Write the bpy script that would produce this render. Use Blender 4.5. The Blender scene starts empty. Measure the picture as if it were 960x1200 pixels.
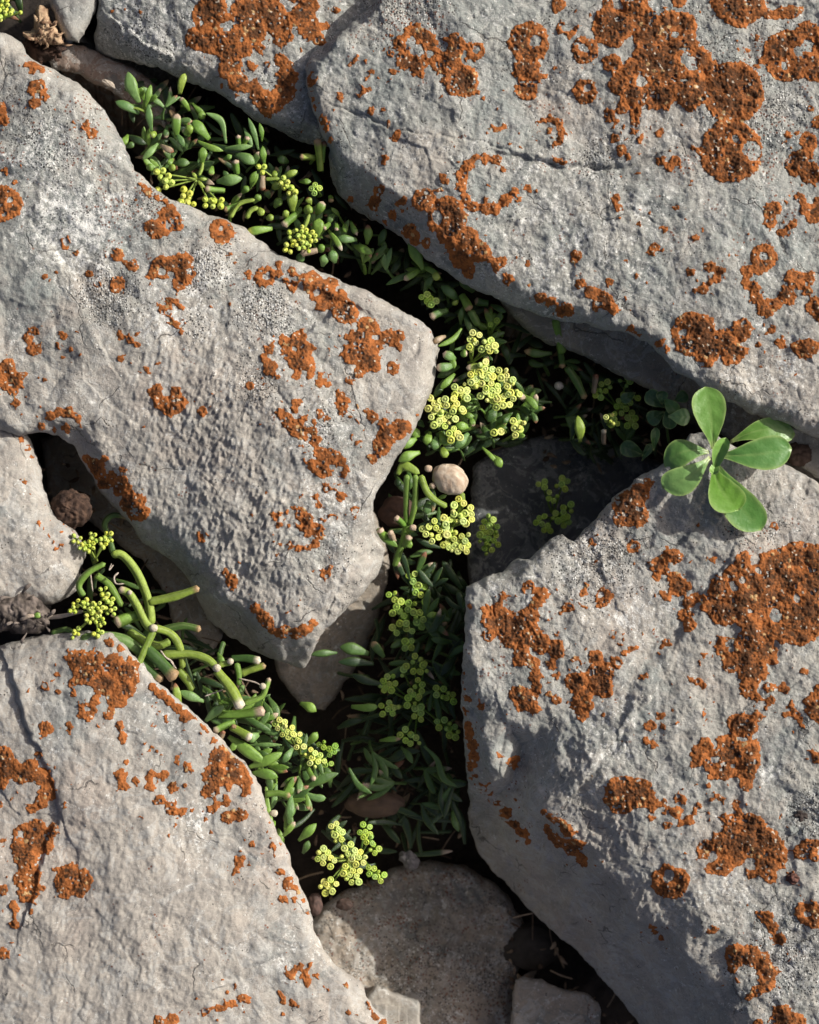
import bpy, math, random
import numpy as np
from mathutils import Vector

sc = bpy.context.scene
COL = sc.collection
S = 0.0006            # metres per photograph pixel at the level of the boulder tops
H = 2600.0            # camera height in those units
R_ = math.radians

# ------------------------------------------------------------------ camera, world, sun, exposure
cam_d = bpy.data.cameras.new('camera'); cam = bpy.data.objects.new('camera', cam_d); COL.objects.link(cam)
cam.location = (0, 0, H * S); cam.rotation_euler = (0, 0, 0)
cam_d.sensor_fit = 'VERTICAL'; cam_d.sensor_height = 36.0
cam_d.lens = 36.0 * H / 1200.0
cam_d.clip_start = 0.05; cam_d.clip_end = 200.0
cam_d.dof.use_dof = True; cam_d.dof.focus_distance = (H + 5) * S; cam_d.dof.aperture_fstop = 5.0
sc.camera = cam

SUN_EL = 32.5
sdx, sdy = 0.925, -0.38            # towards the sun, in picture directions (y down)
n_ = math.hypot(sdx, sdy); sdx /= n_; sdy /= n_
ce, se = math.cos(R_(SUN_EL)), math.sin(R_(SUN_EL))
sunv = Vector((sdx * ce, -sdy * ce, se))
w = bpy.data.worlds.new("World"); sc.world = w; w.use_nodes = True
nt = w.node_tree; bg = nt.nodes['Background']
sky = nt.nodes.new('ShaderNodeTexSky'); sky.sky_type = 'NISHITA'; sky.sun_disc = False
sky.dust_density = 6.0; sky.air_density = 0.5; sky.sun_elevation = R_(SUN_EL); sky.sun_rotation = math.atan2(sunv.x, sunv.y)
nt.links.new(sky.outputs[0], bg.inputs[0]); bg.inputs[1].default_value = 0.115
sl = bpy.data.lights.new('sun', 'SUN'); sl.energy = 5.0; sl.angle = R_(0.5); sl.color = (1.0, 0.965, 0.875)
so = bpy.data.objects.new('sun', sl); COL.objects.link(so)
so.rotation_euler = sunv.to_track_quat('Z', 'Y').to_euler(); so.location = (1, 1, 2)
sc.view_settings.view_transform = 'Standard'; sc.view_settings.look = 'None'
sc.view_settings.exposure = 0.04; sc.view_settings.gamma = 1.0

# ------------------------------------------------------------------ noise
rng = np.random.RandomState(7)
PERM = rng.permutation(4096)
_ga = rng.rand(4096) * 2 * np.pi
GX, GY = np.cos(_ga), np.sin(_ga)
RND = rng.rand(4096)
def _h(ix, iy, seed):
    return PERM[(PERM[(ix + seed * 131) & 4095] + iy) & 4095]
def perlin(x, y, seed=0):
    ix = np.floor(x).astype(np.int64); iy = np.floor(y).astype(np.int64)
    fx = x - ix; fy = y - iy
    u = fx * fx * fx * (fx * (fx * 6 - 15) + 10); v = fy * fy * fy * (fy * (fy * 6 - 15) + 10)
    def g(a, b):
        h = _h(ix + a, iy + b, seed); return GX[h] * (fx - a) + GY[h] * (fy - b)
    a = g(0, 0); b = g(1, 0); c = g(0, 1); d = g(1, 1)
    return 1.5 * ((a * (1 - u) + b * u) * (1 - v) + (c * (1 - u) + d * u) * v)
def fbm(x, y, wl, octv=3, seed=0, gain=0.5):
    r = 0; a = 1.0; f = 1.0 / wl
    for o in range(octv):
        r = r + a * perlin(x * f + 17.3 * o, y * f - 9.1 * o, seed + o); a *= gain; f *= 2.03
    return r
def worley(x, y, wl, seed=0):
    x = x / wl; y = y / wl
    ix = np.floor(x).astype(np.int64); iy = np.floor(y).astype(np.int64)
    f1 = np.full(x.shape, 9.0); f2 = np.full(x.shape, 9.0); cid = np.zeros(x.shape)
    for a in (-1, 0, 1):
        for b in (-1, 0, 1):
            h = _h(ix + a, iy + b, seed)
            px = ix + a + 0.15 + 0.7 * RND[h]; py = iy + b + 0.15 + 0.7 * RND[(h + 777) & 4095]
            d = np.hypot(px - x, py - y)
            m = d < f1
            f2 = np.where(m, f1, np.minimum(f2, d)); cid = np.where(m, RND[(h + 333) & 4095], cid); f1 = np.where(m, d, f1)
    return f1, f2, cid
def sstep(a, b, x):
    t = np.clip((x - a) / (b - a), 0, 1); return t * t * (3 - 2 * t)

# ------------------------------------------------------------------ distances
def seg_dist(x, y, pts, closed=False):
    """distance to a polyline, and the side (positive = left of travel on the picture with y down)"""
    best = np.full(x.shape, 1e9); side = np.zeros(x.shape)
    n = len(pts)
    for i in range(n if closed else n - 1):
        x0, y0 = pts[i]; x1, y1 = pts[(i + 1) % n]
        dx, dy = x1 - x0, y1 - y0; L = dx * dx + dy * dy + 1e-9
        t = np.clip(((x - x0) * dx + (y - y0) * dy) / L, 0, 1)
        d = np.hypot(x - x0 - t * dx, y - y0 - t * dy)
        s = dx * (y - y0) - dy * (x - x0)
        m = d < best
        best = np.where(m, d, best); side = np.where(m, s, side)
    return best, side
def inside(x, y, pts):
    r = np.zeros(x.shape, bool); n = len(pts)
    for i in range(n):
        x0, y0 = pts[i]; x1, y1 = pts[(i + 1) % n]
        if y0 == y1: continue
        m = ((y0 > y) != (y1 > y)) & (x < (x1 - x0) * (y - y0) / (y1 - y0) + x0)
        r ^= m
    return r
def sdf(x, y, pts):
    d, _ = seg_dist(x, y, pts, True)
    return np.where(inside(x, y, pts), d, -d)          # positive inside
def tps(ctrl):
    P = np.array(ctrl, float); n = len(P)
    c = P[:, :2] / 100.0
    def U(r2): return 0.5 * r2 * np.log(r2 + 1e-9)
    A = np.zeros((n + 3, n + 3))
    r2 = ((c[:, None] - c[None]) ** 2).sum(-1)
    A[:n, :n] = U(r2) + np.eye(n) * 0.02; A[:n, n] = 1; A[:n, n + 1:] = c; A[n, :n] = 1; A[n + 1:, :n] = c.T
    sol = np.linalg.solve(A, np.concatenate([P[:, 2], [0, 0, 0]]))
    def f(x, y):
        X = x / 100.0; Y = y / 100.0
        r = sol[n] + sol[n + 1] * X + sol[n + 2] * Y
        for i in range(n):
            r = r + sol[i] * U((X - c[i, 0]) ** 2 + (Y - c[i, 1]) ** 2)
        return r
    return f

# ------------------------------------------------------------------ mesh helpers
def W(px, py, z):
    """the place z above the boulder-top level that is seen at photograph pixel px, py"""
    k = (1 - z / H) * S
    return np.stack([(px - 480) * k, (600 - py) * k, z * S + 0 * px], -1)
def mesh_from(name, V, F, mat, parent=None, attrs=None, col=None, smooth=True):
    me = bpy.data.meshes.new(name)
    V = np.asarray(V, dtype=np.float32)
    nv = len(V); F = np.asarray(F, dtype=np.int32); nf, k = F.shape
    if k == 4:
        tri = F[:, 2] == F[:, 3]
    else:
        tri = np.zeros(nf, bool)
    if tri.any():
        me.from_pydata(V.tolist(), [], [tuple(f[:3]) if t else tuple(f) for f, t in zip(F.tolist(), tri)])
    else:
        me.vertices.add(nv); me.vertices.foreach_set('co', V.ravel())
        me.loops.add(nf * k); me.loops.foreach_set('vertex_index', F.ravel())
        me.polygons.add(nf); me.polygons.foreach_set('loop_start', np.arange(0, nf * k, k, dtype=np.int32))
        me.polygons.foreach_set('loop_total', np.full(nf, k, dtype=np.int32))
        me.update(calc_edges=True)
    if smooth:
        me.polygons.foreach_set('use_smooth', np.ones(len(me.polygons), bool))
    for an, av in (attrs or {}).items():
        a = me.attributes.new(an, 'FLOAT', 'POINT'); a.data.foreach_set('value', np.asarray(av, dtype=np.float32))
    if col is not None:
        a = me.color_attributes.new('tint', 'FLOAT_COLOR', 'POINT')
        c = np.ones((nv, 4), dtype=np.float32); c[:, :3] = col
        a.data.foreach_set('color', c.ravel())
    me.validate()
    me.materials.append(mat)
    o = bpy.data.objects.new(name, me); COL.objects.link(o)
    if parent is not None: o.parent = parent
    return o
def tag(o, label=None, cat=None, group=None, kind=None):
    if label: o['label'] = label
    if cat: o['category'] = cat
    if group: o['group'] = group
    if kind: o['kind'] = kind
    return o
def empty(name, px, py, z):
    o = bpy.data.objects.new(name, None); COL.objects.link(o); o.empty_display_size = 0.01
    p = W(np.array(float(px)), np.array(float(py)), float(z)); o.location = p

    return o
def attach(o, root):
    o.parent = root; o.matrix_parent_inverse.identity()
    o.location = -Vector(root.location) if root.type == 'EMPTY' else (0, 0, 0)

# ------------------------------------------------------------------ materials
def new_mat(name):
    m = bpy.data.materials.new(name); m.use_nodes = True
    t = m.node_tree; return m, t, t.nodes['Principled BSDF']
class N:
    def __init__(s, t): s.t = t
    def n(s, typ, **kw):
        nd = s.t.nodes.new(typ)
        for k, v in kw.items(): setattr(nd, k, v)
        return nd
    def l(s, a, b): s.t.links.new(a, b)
    def val(s, inp, v):
        if hasattr(v, 'links'): s.l(v, inp)
        else: inp.default_value = v
    def math(s, op, a, b=None, clamp=False):
        nd = s.n('ShaderNodeMath', operation=op, use_clamp=clamp); s.val(nd.inputs[0], a)
        if b is not None: s.val(nd.inputs[1], b)
        return nd.outputs[0]
    def coords(s):
        tc = s.n('ShaderNodeNewGeometry')
        v = s.n('ShaderNodeVectorMath', operation='SCALE'); s.l(tc.outputs['Position'], v.inputs[0]); v.inputs['Scale'].default_value = 1 / S
        return v.outputs[0]
    def noise(s, co, wl, det=3, rough=0.55, dist=0.0):
        nd = s.n('ShaderNodeTexNoise'); s.l(co, nd.inputs['Vector']); nd.inputs['Scale'].default_value = 1.0 / wl
        nd.inputs['Detail'].default_value = det; nd.inputs['Roughness'].default_value = rough; nd.inputs['Distortion'].default_value = dist
        return nd.outputs['Fac']
    def vor(s, co, wl, feat='F1', out='Distance'):
        nd = s.n('ShaderNodeTexVoronoi', feature=feat); s.l(co, nd.inputs['Vector']); nd.inputs['Scale'].default_value = 1.0 / wl
        return nd.outputs[out]
    def attr(s, name, out='Fac'):
        nd = s.n('ShaderNodeAttribute', attribute_name=name); return nd.outputs[out]
    def ramp(s, f, a, b):
        nd = s.n('ShaderNodeMapRange', interpolation_type='SMOOTHSTEP'); s.val(nd.inputs[0], f)
        s.val(nd.inputs[1], a); s.val(nd.inputs[2], b); nd.inputs[3].default_value = 0; nd.inputs[4].default_value = 1
        return nd.outputs[0]
    def mix(s, f, a, b, mode='MIX'):
        nd = s.n('ShaderNodeMix', data_type='RGBA', blend_type=mode); s.val(nd.inputs[0], f)
        for i, v in ((6, a), (7, b)):
            if hasattr(v, 'links'): s.l(v, nd.inputs[i])
            else: nd.inputs[i].default_value = (*v, 1) if len(v) == 3 else v
        return nd.outputs[2]
    def bump(s, h, dist, strength=1.0, nrm=None):
        nd = s.n('ShaderNodeBump'); s.l(h, nd.inputs['Height']); nd.inputs['Distance'].default_value = dist * S; nd.inputs['Strength'].default_value = strength
        if nrm is not None: s.l(nrm, nd.inputs['Normal'])
        return nd.outputs[0]

def rock_material(name, beige, grey, tone=1.0, rough_bump=1.0):
    m, t, b = new_mat(name); n = N(t); co = n.coords()
    g = n.attr('weathered'); wh = n.attr('crust'); dk = n.attr('specks'); rd = n.attr('rusty')
    n1 = n.noise(co, 60, 4, 0.6); n2 = n.noise(co, 15, 5, 0.68); n3 = n.noise(co, 4, 4, 0.7); n5 = n.noise(co, 150, 3, 0.6, 0.6)
    gm = n.ramp(n.math('ADD', g, n.math('MULTIPLY', n.math('SUBTRACT', n2, 0.5), 1.9)), 0.15, 0.85)
    c = n.mix(gm, beige, grey)
    # tonal mottling
    c = n.mix(n.math('MULTIPLY', n.ramp(n1, 0.35, 0.68), 0.42), c, (beige[0] * 1.5, beige[1] * 1.47, beige[2] * 1.42))
    c = n.mix(n.math('MULTIPLY', n.ramp(n5, 0.5, 0.75), 0.5), c, (0.36, 0.295, 0.25))
    c = n.mix(n.math('MULTIPLY', n.ramp(n3, 0.52, 0.32), n.math('MULTIPLY_ADD', g, 0.3) if False else 0.34), c, (0.15, 0.145, 0.14))
    # thin crustose patches with crisp outlines
    pt = n.noise(co, 34, 6, 0.62, 1.2)
    c = n.mix(n.math('MULTIPLY', n.math('MULTIPLY', n.ramp(pt, 0.52, 0.56), n.ramp(pt, 0.66, 0.60)), 0.45), c, (0.40, 0.40, 0.385))
    pt2 = n.noise(co, 52, 6, 0.66, 0.8)
    c = n.mix(n.math('MULTIPLY', n.ramp(pt2, 0.57, 0.63), n.math('MULTIPLY', n.ramp(g, 0.1, 0.6), 0.7)), c, (0.15, 0.165, 0.165))
    # pale mineral crust, in flecks
    n4 = n.noise(co, 6, 6, 0.82); n4b = n.noise(co, 26, 4, 0.6)
    c = n.mix(n.math('MULTIPLY', n.ramp(n.math('ADD', n4, n.math('ADD', n.math('MULTIPLY', wh, 0.13), n.math('MULTIPLY', n.math('SUBTRACT', n4b, 0.5), 0.35))), 0.60, 0.66), 0.85), c, (0.66, 0.655, 0.63))
    # broad cloudy staining and darker seams
    bl = n.noise(co, 75, 6, 0.6, 1.8)
    c = n.mix(n.math('MULTIPLY', n.ramp(bl, 0.50, 0.62), 0.30), c, (beige[0] * 0.62, beige[1] * 0.63, beige[2] * 0.66))
    se = n.noise(co, 55, 5, 0.65, 2.5)
    c = n.mix(n.math('MULTIPLY', n.ramp(n.math('ABSOLUTE', n.math('SUBTRACT', se, 0.47)), 0.016, 0.0), 0.30), c, (0.10, 0.095, 0.09))
    # hairline cracks and veins
    wv = n.n('ShaderNodeVectorMath', operation='ADD'); nz_ = n.n('ShaderNodeTexNoise'); n.l(co, nz_.inputs['Vector']); nz_.inputs['Scale'].default_value = 1 / 70; nz_.inputs['Detail'].default_value = 5
    sc_ = n.n('ShaderNodeVectorMath', operation='SCALE'); n.l(nz_.outputs['Color'], sc_.inputs[0]); sc_.inputs['Scale'].default_value = 90
    n.l(co, wv.inputs[0]); n.l(sc_.outputs[0], wv.inputs[1])
    ed = n.vor(wv.outputs[0], 150, 'DISTANCE_TO_EDGE')
    ck = n.math('MULTIPLY', n.ramp(ed, 0.0075, 0.002), n.ramp(n.noise(co, 45, 2), 0.50, 0.60))
    c = n.mix(n.math('MULTIPLY', ck, 0.6), c, (0.08, 0.072, 0.065))
    vn_ = n.noise(co, 90, 4, 0.6, 1.5)
    c = n.mix(n.math('MULTIPLY', n.ramp(n.math('ABSOLUTE', n.math('SUBTRACT', vn_, 0.5)), 0.012, 0.0), 0.35), c, (0.5, 0.48, 0.44))
    # dark lichen specks
    v = n.vor(co, 3.6); vn = n.noise(co, 22, 3, 0.6)
    sp = n.math('MULTIPLY', n.ramp(v, 0.36, 0.22), n.ramp(n.math('ADD', vn, n.math('MULTIPLY', dk, 0.35)), 0.62, 0.70))
    c = n.mix(n.math('MULTIPLY', sp, 0.9), c, (0.045, 0.04, 0.038))
    v3 = n.vor(co, 2.3); vn3 = n.noise(co, 12, 3, 0.6)
    sp3 = n.math('MULTIPLY', n.ramp(v3, 0.3, 0.18), n.ramp(n.math('ADD', vn3, n.math('MULTIPLY', dk, 0.2)), 0.55, 0.66))
    c = n.mix(n.math('MULTIPLY', sp3, 0.7), c, (0.09, 0.08, 0.075))
    # granular salt-and-pepper crust
    vg = n.n('ShaderNodeTexVoronoi', feature='F1'); n.l(co, vg.inputs['Vector']); vg.inputs['Scale'].default_value = 1 / 3.0
    sepc = n.n('ShaderNodeSeparateColor'); n.l(vg.outputs['Color'], sepc.inputs[0]); rnd = sepc.outputs[0]
    dom = n.ramp(vg.outputs['Distance'], 0.55, 0.25)
    gm2 = n.math('ADD', n.noise(co, 17, 4, 0.7), n.math('MULTIPLY', dk, 0.30))
    msk = n.math('MULTIPLY', dom, n.ramp(n.math('ADD', gm2, n.math('MULTIPLY', sepc.outputs[1], 0.20)), 0.80, 0.86))
    c = n.mix(n.math('MULTIPLY', n.math('MULTIPLY', msk, n.ramp(rnd, 0.48, 0.40)), 0.92), c, (0.05, 0.05, 0.05))
    c = n.mix(n.math('MULTIPLY', n.math('MULTIPLY', msk, n.ramp(rnd, 0.52, 0.60)), 0.85), c, (0.60, 0.60, 0.58))
    # rust-brown crumbs
    v2 = n.vor(co, 5.0); vn2 = n.noise(co, 30, 2, 0.6)
    sp2 = n.math('MULTIPLY', n.ramp(v2, 0.34, 0.22), n.ramp(n.math('ADD', vn2, n.math('MULTIPLY', rd, 0.35)), 0.64, 0.72))
    c = n.mix(n.math('MULTIPLY', sp2, 0.85), c, (0.16, 0.055, 0.03))
    if tone != 1.0:
        c = n.mix(1.0, c, (tone, tone, tone), 'MULTIPLY')
    n.l(c, b.inputs['Base Color']); b.inputs['Roughness'].default_value = 0.86; b.inputs['Specular IOR Level'].default_value = 0.25
    h1 = n.noise(co, 9, 6, 0.72); h2 = n.noise(co, 2.6, 3, 0.7)
    pit = n.math('ADD', n.math('MULTIPLY', sp, -0.3), n.math('ADD', n.math('MULTIPLY', ck, -2.0), n.math('MULTIPLY', msk, 1.3)))
    calm = n.math('SUBTRACT', 1.0, n.math('MULTIPLY', n.attr('calm'), 0.6))
    hh = n.math('ADD', n.math('MULTIPLY', n.math('ADD', n.math('MULTIPLY', h1, 4.2), n.math('MULTIPLY', h2, 1.3)), calm), pit)
    n.l(n.bump(hh, 1.0 * rough_bump, 0.9), b.inputs['Normal'])
    return m

M_ROCK = rock_material('limestone', (0.326, 0.306, 0.276), (0.252, 0.272, 0.260))
M_ROCKB = rock_material('limestone_smooth', (0.322, 0.297, 0.265), (0.255, 0.262, 0.250), 1.0, 0.5)
M_SHADE = rock_material('shaded_limestone', (0.34, 0.285, 0.23), (0.19, 0.185, 0.17), 1.0, 1.0)  # limestone for the stones in shade, part of that shade put into the colour
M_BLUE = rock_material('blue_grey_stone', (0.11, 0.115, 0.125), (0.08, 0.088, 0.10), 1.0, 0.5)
M_RED = rock_material('reddish_stone', (0.24, 0.17, 0.135), (0.19, 0.155, 0.135), 1.0, 0.9)

def tint_mat(name, rough, sub=0.0, bump=0.3, wl=3.0, spec=0.4, var=0.25, stripes=False, coat=0.0):
    m, t, b = new_mat(name); n = N(t); co = n.coords()
    c = n.attr('tint', 'Color')
    f = n.noise(co, wl * 3, 3, 0.6)
    c = n.mix(n.math('MULTIPLY', n.ramp(f, 0.35, 0.7), var), c, n.mix(1.0, c, (0.5, 0.5, 0.45), 'MULTIPLY'))
    n.l(c, b.inputs['Base Color']); b.inputs['Roughness'].default_value = rough; b.inputs['Specular IOR Level'].default_value = spec
    if sub: 
        b.inputs['Subsurface Weight'].default_value = sub; b.inputs['Subsurface Radius'].default_value = (0.6, 1.0, 0.3)
        b.inputs['Subsurface Scale'].default_value = 4 * S
    if coat: b.inputs['Coat Weight'].default_value = coat; b.inputs['Coat Roughness'].default_value = 0.3
    h = n.noise(co, wl, 4, 0.7)
    n.l(n.bump(h, bump, 0.8), b.inputs['Normal'])
    return m
M_LEAF = tint_mat('fleshy_leaf', 0.42, 0.0, 0.8, 2.5, 0.5, 0.5)
M_STEM = tint_mat('fennel_stem', 0.5, 0.0, 0.9, 2.5, 0.35, 0.5)
M_FLOR = tint_mat('umbel_green', 0.5, 0.15, 0.4, 1.5, 0.35, 0.15)
M_BROAD = tint_mat('broad_leaf', 0.36, 0.0, 0.7, 5.0, 0.5, 0.18)
M_LICH = tint_mat('orange_lichen', 0.85, 0.0, 1.3, 1.3, 0.15, 0.55)
M_DRY = tint_mat('dry_plant', 0.85, 0.0, 1.6, 2.0, 0.2, 0.5)
M_SHELL = tint_mat('pebble_stone', 0.75, 0.0, 0.8, 3.0, 0.25, 0.25)

def soil_material():
    m, t, b = new_mat('dark_soil'); n = N(t); co = n.coords()
    a = n.noise(co, 30, 5, 0.7); v = n.vor(co, 9, 'F1', 'Color'); f = n.noise(co, 5, 5, 0.75)
    c = n.mix(n.ramp(a, 0.3, 0.7), (0.018, 0.013, 0.010), (0.05, 0.036, 0.026))
    c = n.mix(n.math('MULTIPLY', n.ramp(f, 0.60, 0.70), 0.6), c, (0.11, 0.085, 0.065))
    n.l(c, b.inputs['Base Color']); b.inputs['Roughness'].default_value = 0.95
    n.l(n.bump(n.math('ADD', n.math('MULTIPLY', a, 8.0), n.math('MULTIPLY', f, 4.0)), 1.0), b.inputs['Normal'])
    return m
M_SOIL = soil_material()

# ------------------------------------------------------------------ ground: fine under the frame, coarse out to the distance
def ground():
    xs = np.concatenate([[-60000, -20000, -6000, -2500, -1400], np.arange(-800, 801, 8), [1400, 2500, 6000, 20000, 60000]]).astype(float)
    X, Y = np.meshgrid(xs, xs)
    z = -330 + 14 * fbm(X, Y, 90, 4, 3) + 5 * np.abs(fbm(X, Y, 22, 3, 5))
    z = np.where(np.maximum(abs(X), abs(Y)) > 900, -320, z)
    V = np.stack([X * S, Y * S, z * S], -1).reshape(-1, 3)
    n = len(xs); i = np.arange(n * n).reshape(n, n)
    F = np.stack([i[:-1, :-1], i[:-1, 1:], i[1:, 1:], i[1:, :-1]], -1).reshape(-1, 4)
    tag(mesh_from('ground', V, F, M_SOIL), 'dark crumbly soil at the bottom of the clefts', 'ground', kind='structure')
ground()

# ------------------------------------------------------------------ rocks
def blobmask(x, y, blobs, base=0.0):
    r = np.full(x.shape, float(base))
    for bx, by, br, v in blobs:
        r = r + v * np.exp(-((x - bx) ** 2 + (y - by) ** 2) / (br * br))
    return r

class Rock:
    def __init__(s, name, outline, zref, ctrl, label, mat=None, plates=(), cracks=(), steps=(), rim=8, rimk=1.0, rough=1.0,
                 ripple=(), grey=(0.5, ()), crust=(0.0, ()), dark=(0.0, ()), rust=(0.0, ()), step=1.3, depth=330, under=0.28, seed=1, cat='boulder', group=None, fine=1.0, calm=(),
                 warp=1.0, clipbox=(-70, -70, 1030, 1270)):
        s.__dict__.update(locals()); s.base = tps(ctrl) if len(ctrl) > 3 else (lambda x, y, c=ctrl: c[0][2] + 0 * x)
        s.mat = mat or M_ROCK
        s.build()
    def warpc(s, x, y):
        k = s.warp
        return (x + k * (2.2 * fbm(x, y, 26, 2, s.seed + 40) + 1.0 * perlin(x / 7, y / 7, s.seed + 44)),
                y + k * (2.2 * fbm(x, y, 26, 2, s.seed + 50) + 1.0 * perlin(x / 7, y / 7, s.seed + 54)))
    def dist(s, x, y):
        a, b = s.warpc(x, y); return sdf(a, b, s.outline)
    def height(s, x, y, d=None):
        if d is None: d = s.dist(x, y)
        sd = s.seed
        z = s.base(x, y)
        for poly, slope, soft in s.plates:
            xa = x + 7 * fbm(x, y, 45, 3, sd + 60); ya = y + 7 * fbm(x, y, 45, 3, sd + 70)
            q = -sdf(xa, ya, poly)
            sp = soft * np.logaddexp(0, np.clip(q / soft, -30, 200))
            z = z - slope * sp
        r = s.rough
        lx = x + 10 * fbm(x, y, 80, 2, sd + 5); ly = y + 10 * fbm(x, y, 80, 2, sd + 6)
        cm = np.clip(1 - 0.75 * blobmask(x, y, s.calm), 0.2, 1) if s.calm else 1.0
        z = z + r * (6.5 * fbm(lx, ly, 150, 2, sd) + 4.2 * (np.abs(fbm(lx, ly, 70, 3, sd + 10)) - 0.3) + 2.0 * cm * fbm(x, y, 26, 3, sd + 20) + cm * s.fine * (0.95 * fbm(x, y, 9, 3, sd + 30, 0.65) + 0.30 * perlin(x / 3.1, y / 3.1, sd + 35)))
        # chipped facets
        f1, f2, cid = worley(lx, ly, 34, sd + 3)
        z = z + r * 1.5 * (cid - 0.5) * sstep(0.0, 0.18, f2 - f1)
        e1, e2, eid = worley(lx + 9 * perlin(x / 30, y / 30, sd + 8), ly, 120, sd + 4); ang = eid * 6.28
        z = z + r * 0.045 * ((lx % 120 - 60) * 0 + np.cos(ang) * fbm(x, y, 200, 1, sd + 2) * 60 + 40 * (e1 - 0.5) * np.sin(ang))
        h1_, h2_, hid = worley(x + 14 * fbm(x, y, 60, 3, sd + 12), y + 14 * fbm(x, y, 60, 3, sd + 13), 62, sd + 7)
        z = z + r * 1.9 * (hid - 0.5) * sstep(0.0, 0.07, h2_ - h1_) * cm
        for (bx, by, br, amp) in s.ripple:
            m = np.exp(-(((x - bx) ** 2 + (y - by) ** 2) / (br * br)) ** 1.5)
            u = 0.90 * x + 0.44 * y; v = -0.44 * x + 0.90 * y
            rp = perlin(u / 4.4, v / 8.5, sd + 81) + 0.55 * perlin(u / 2.6, v / 4.6, sd + 82) + 0.8 * perlin(u / 12.0, v / 17.0, sd + 83); rp = np.where(rp > 0, rp, rp * 0.6)
            z = z + amp * m * rp
        for pts, depth, wd in s.cracks:
            xa = x + 3 * fbm(x, y, 18, 2, sd + 90); ya = y + 3 * fbm(x, y, 18, 2, sd + 91)
            q, _ = seg_dist(xa, ya, pts); z = z - depth * np.exp(-(q / wd) ** 2) * (0.6 + 0.5 * perlin(x / 25, y / 25, sd + 95))
        for pts, amp, wd, reach in s.steps:
            xa = x + 4 * fbm(x, y, 24, 3, sd + 92); ya = y + 4 * fbm(x, y, 24, 3, sd + 93)
            q, side = seg_dist(xa, ya, pts); q = np.where(side > 0, q, -q)
            z = z - amp * sstep(-wd, wd, q) * np.exp(-np.maximum(np.abs(q) - wd, 0) / reach)
        R = s.rim * (1 + 0.35 * perlin(x / 40, y / 40, sd + 99))
        t = np.clip(1 - d / R, 0, 1)
        z = z - s.rimk * R * (1 - np.sqrt(np.clip(1 - t * t, 0, 1)))
        return z
    def Wr(s, x, y, z):
        k = (1 - s.zref / H) * S
        return np.stack([(x - 480) * k, (600 - y) * k, z * S], -1)
    def build(s):
        P = np.array(s.outline); st = s.step
        x0 = max(P[:, 0].min() - 6, s.clipbox[0]); x1 = min(P[:, 0].max() + 6, s.clipbox[2])
        y0 = max(P[:, 1].min() - 6, s.clipbox[1]); y1 = min(P[:, 1].max() + 6, s.clipbox[3])
        xs = np.arange(x0, x1, st); ys = np.arange(y0, y1, st)
        X, Y = np.meshgrid(xs, ys)
        D = s.dist(X, Y)
        gy, gx = np.gradient(D, st)
        ok = D > -0.45 * st
        cell = ok[:-1, :-1] & ok[1:, :-1] & ok[:-1, 1:] & ok[1:, 1:]
        use = np.zeros(ok.shape, bool)
        use[:-1, :-1] |= cell; use[1:, :-1] |= cell; use[:-1, 1:] |= cell; use[1:, 1:] |= cell
        cnt = np.zeros(ok.shape, int)
        cnt[:-1, :-1] += cell; cnt[1:, :-1] += cell; cnt[:-1, 1:] += cell; cnt[1:, 1:] += cell
        bd = use & (cnt < 4)
        near = bd & (np.abs(D) < 2.2 * st)
        gn = np.hypot(gx, gy) + 1e-6
        X = np.where(near, X - D * gx / gn ** 2 * np.minimum(1, gn), X); Y = np.where(near, Y - D * gy / gn ** 2 * np.minimum(1, gn), Y)
        D = np.where(near, 0.0, D)
        idx = -np.ones(ok.shape, int); idx[use] = np.arange(use.sum())
        x = X[use]; y = Y[use]; d = D[use]
        z = s.height(x, y, d)
        V = s.Wr(x, y, z)
        c = np.argwhere(cell)
        a = idx[c[:, 0], c[:, 1]]; b = idx[c[:, 0], c[:, 1] + 1]; e = idx[c[:, 0] + 1, c[:, 1] + 1]; f = idx[c[:, 0] + 1, c[:, 1]]
        F = np.stack([a, f, e, b], -1)                   # y down in the picture: this order faces up
        E = np.concatenate([F[:, [0, 1]], F[:, [1, 2]], F[:, [2, 3]], F[:, [3, 0]]])
        key = np.minimum(E[:, 0], E[:, 1]).astype(np.int64) * (len(x) + 1) + np.maximum(E[:, 0], E[:, 1])
        u, inv, ct = np.unique(key, return_inverse=True, return_counts=True)
        BE = E[ct[inv] == 1]
        bv = np.unique(BE); mp = -np.ones(len(x), int); mp[bv] = np.arange(len(bv))
        ox = -(gx / gn)[use][bv]; oy = -(gy / gn)[use][bv]
        n0 = len(x); nb = len(bv); rings = [1, 3, 7, 13, 22, 36, 58, 90, 135, s.depth]
        VV = [V]; FF = [F]; prev = bv; AX = [x]; AY = [y]
        for k, dep in enumerate(rings):
            nz = fbm(x[bv] + dep * 0.7, y[bv] - dep * 0.5, 30, 3, s.seed + 120)
            off = -s.under * dep + (1.2 * min(dep, 6) / 6 + 4 * nz * min(dep, 30) / 30) * (1 if dep > 1 else 0.2)
            qx = x[bv] + ox * off; qy = y[bv] + oy * off; qz = z[bv] - dep
            VV.append(s.Wr(qx, qy, qz)); cur = n0 + k * nb + np.arange(nb)
            pi = prev if k else bv
            FF.append(np.stack([pi[mp[BE[:, 1]]], pi[mp[BE[:, 0]]], cur[mp[BE[:, 0]]], cur[mp[BE[:, 1]]]], -1))
            prev = cur; AX.append(qx); AY.append(qy)
        V = np.concatenate(VV); F = np.concatenate(FF); ax = np.concatenate(AX); ay = np.concatenate(AY)
        mk = lambda q: blobmask(ax, ay, q[1], q[0])
        fade = np.concatenate([np.ones(n0), np.full(nb * len(rings), 0.5)])
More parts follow.
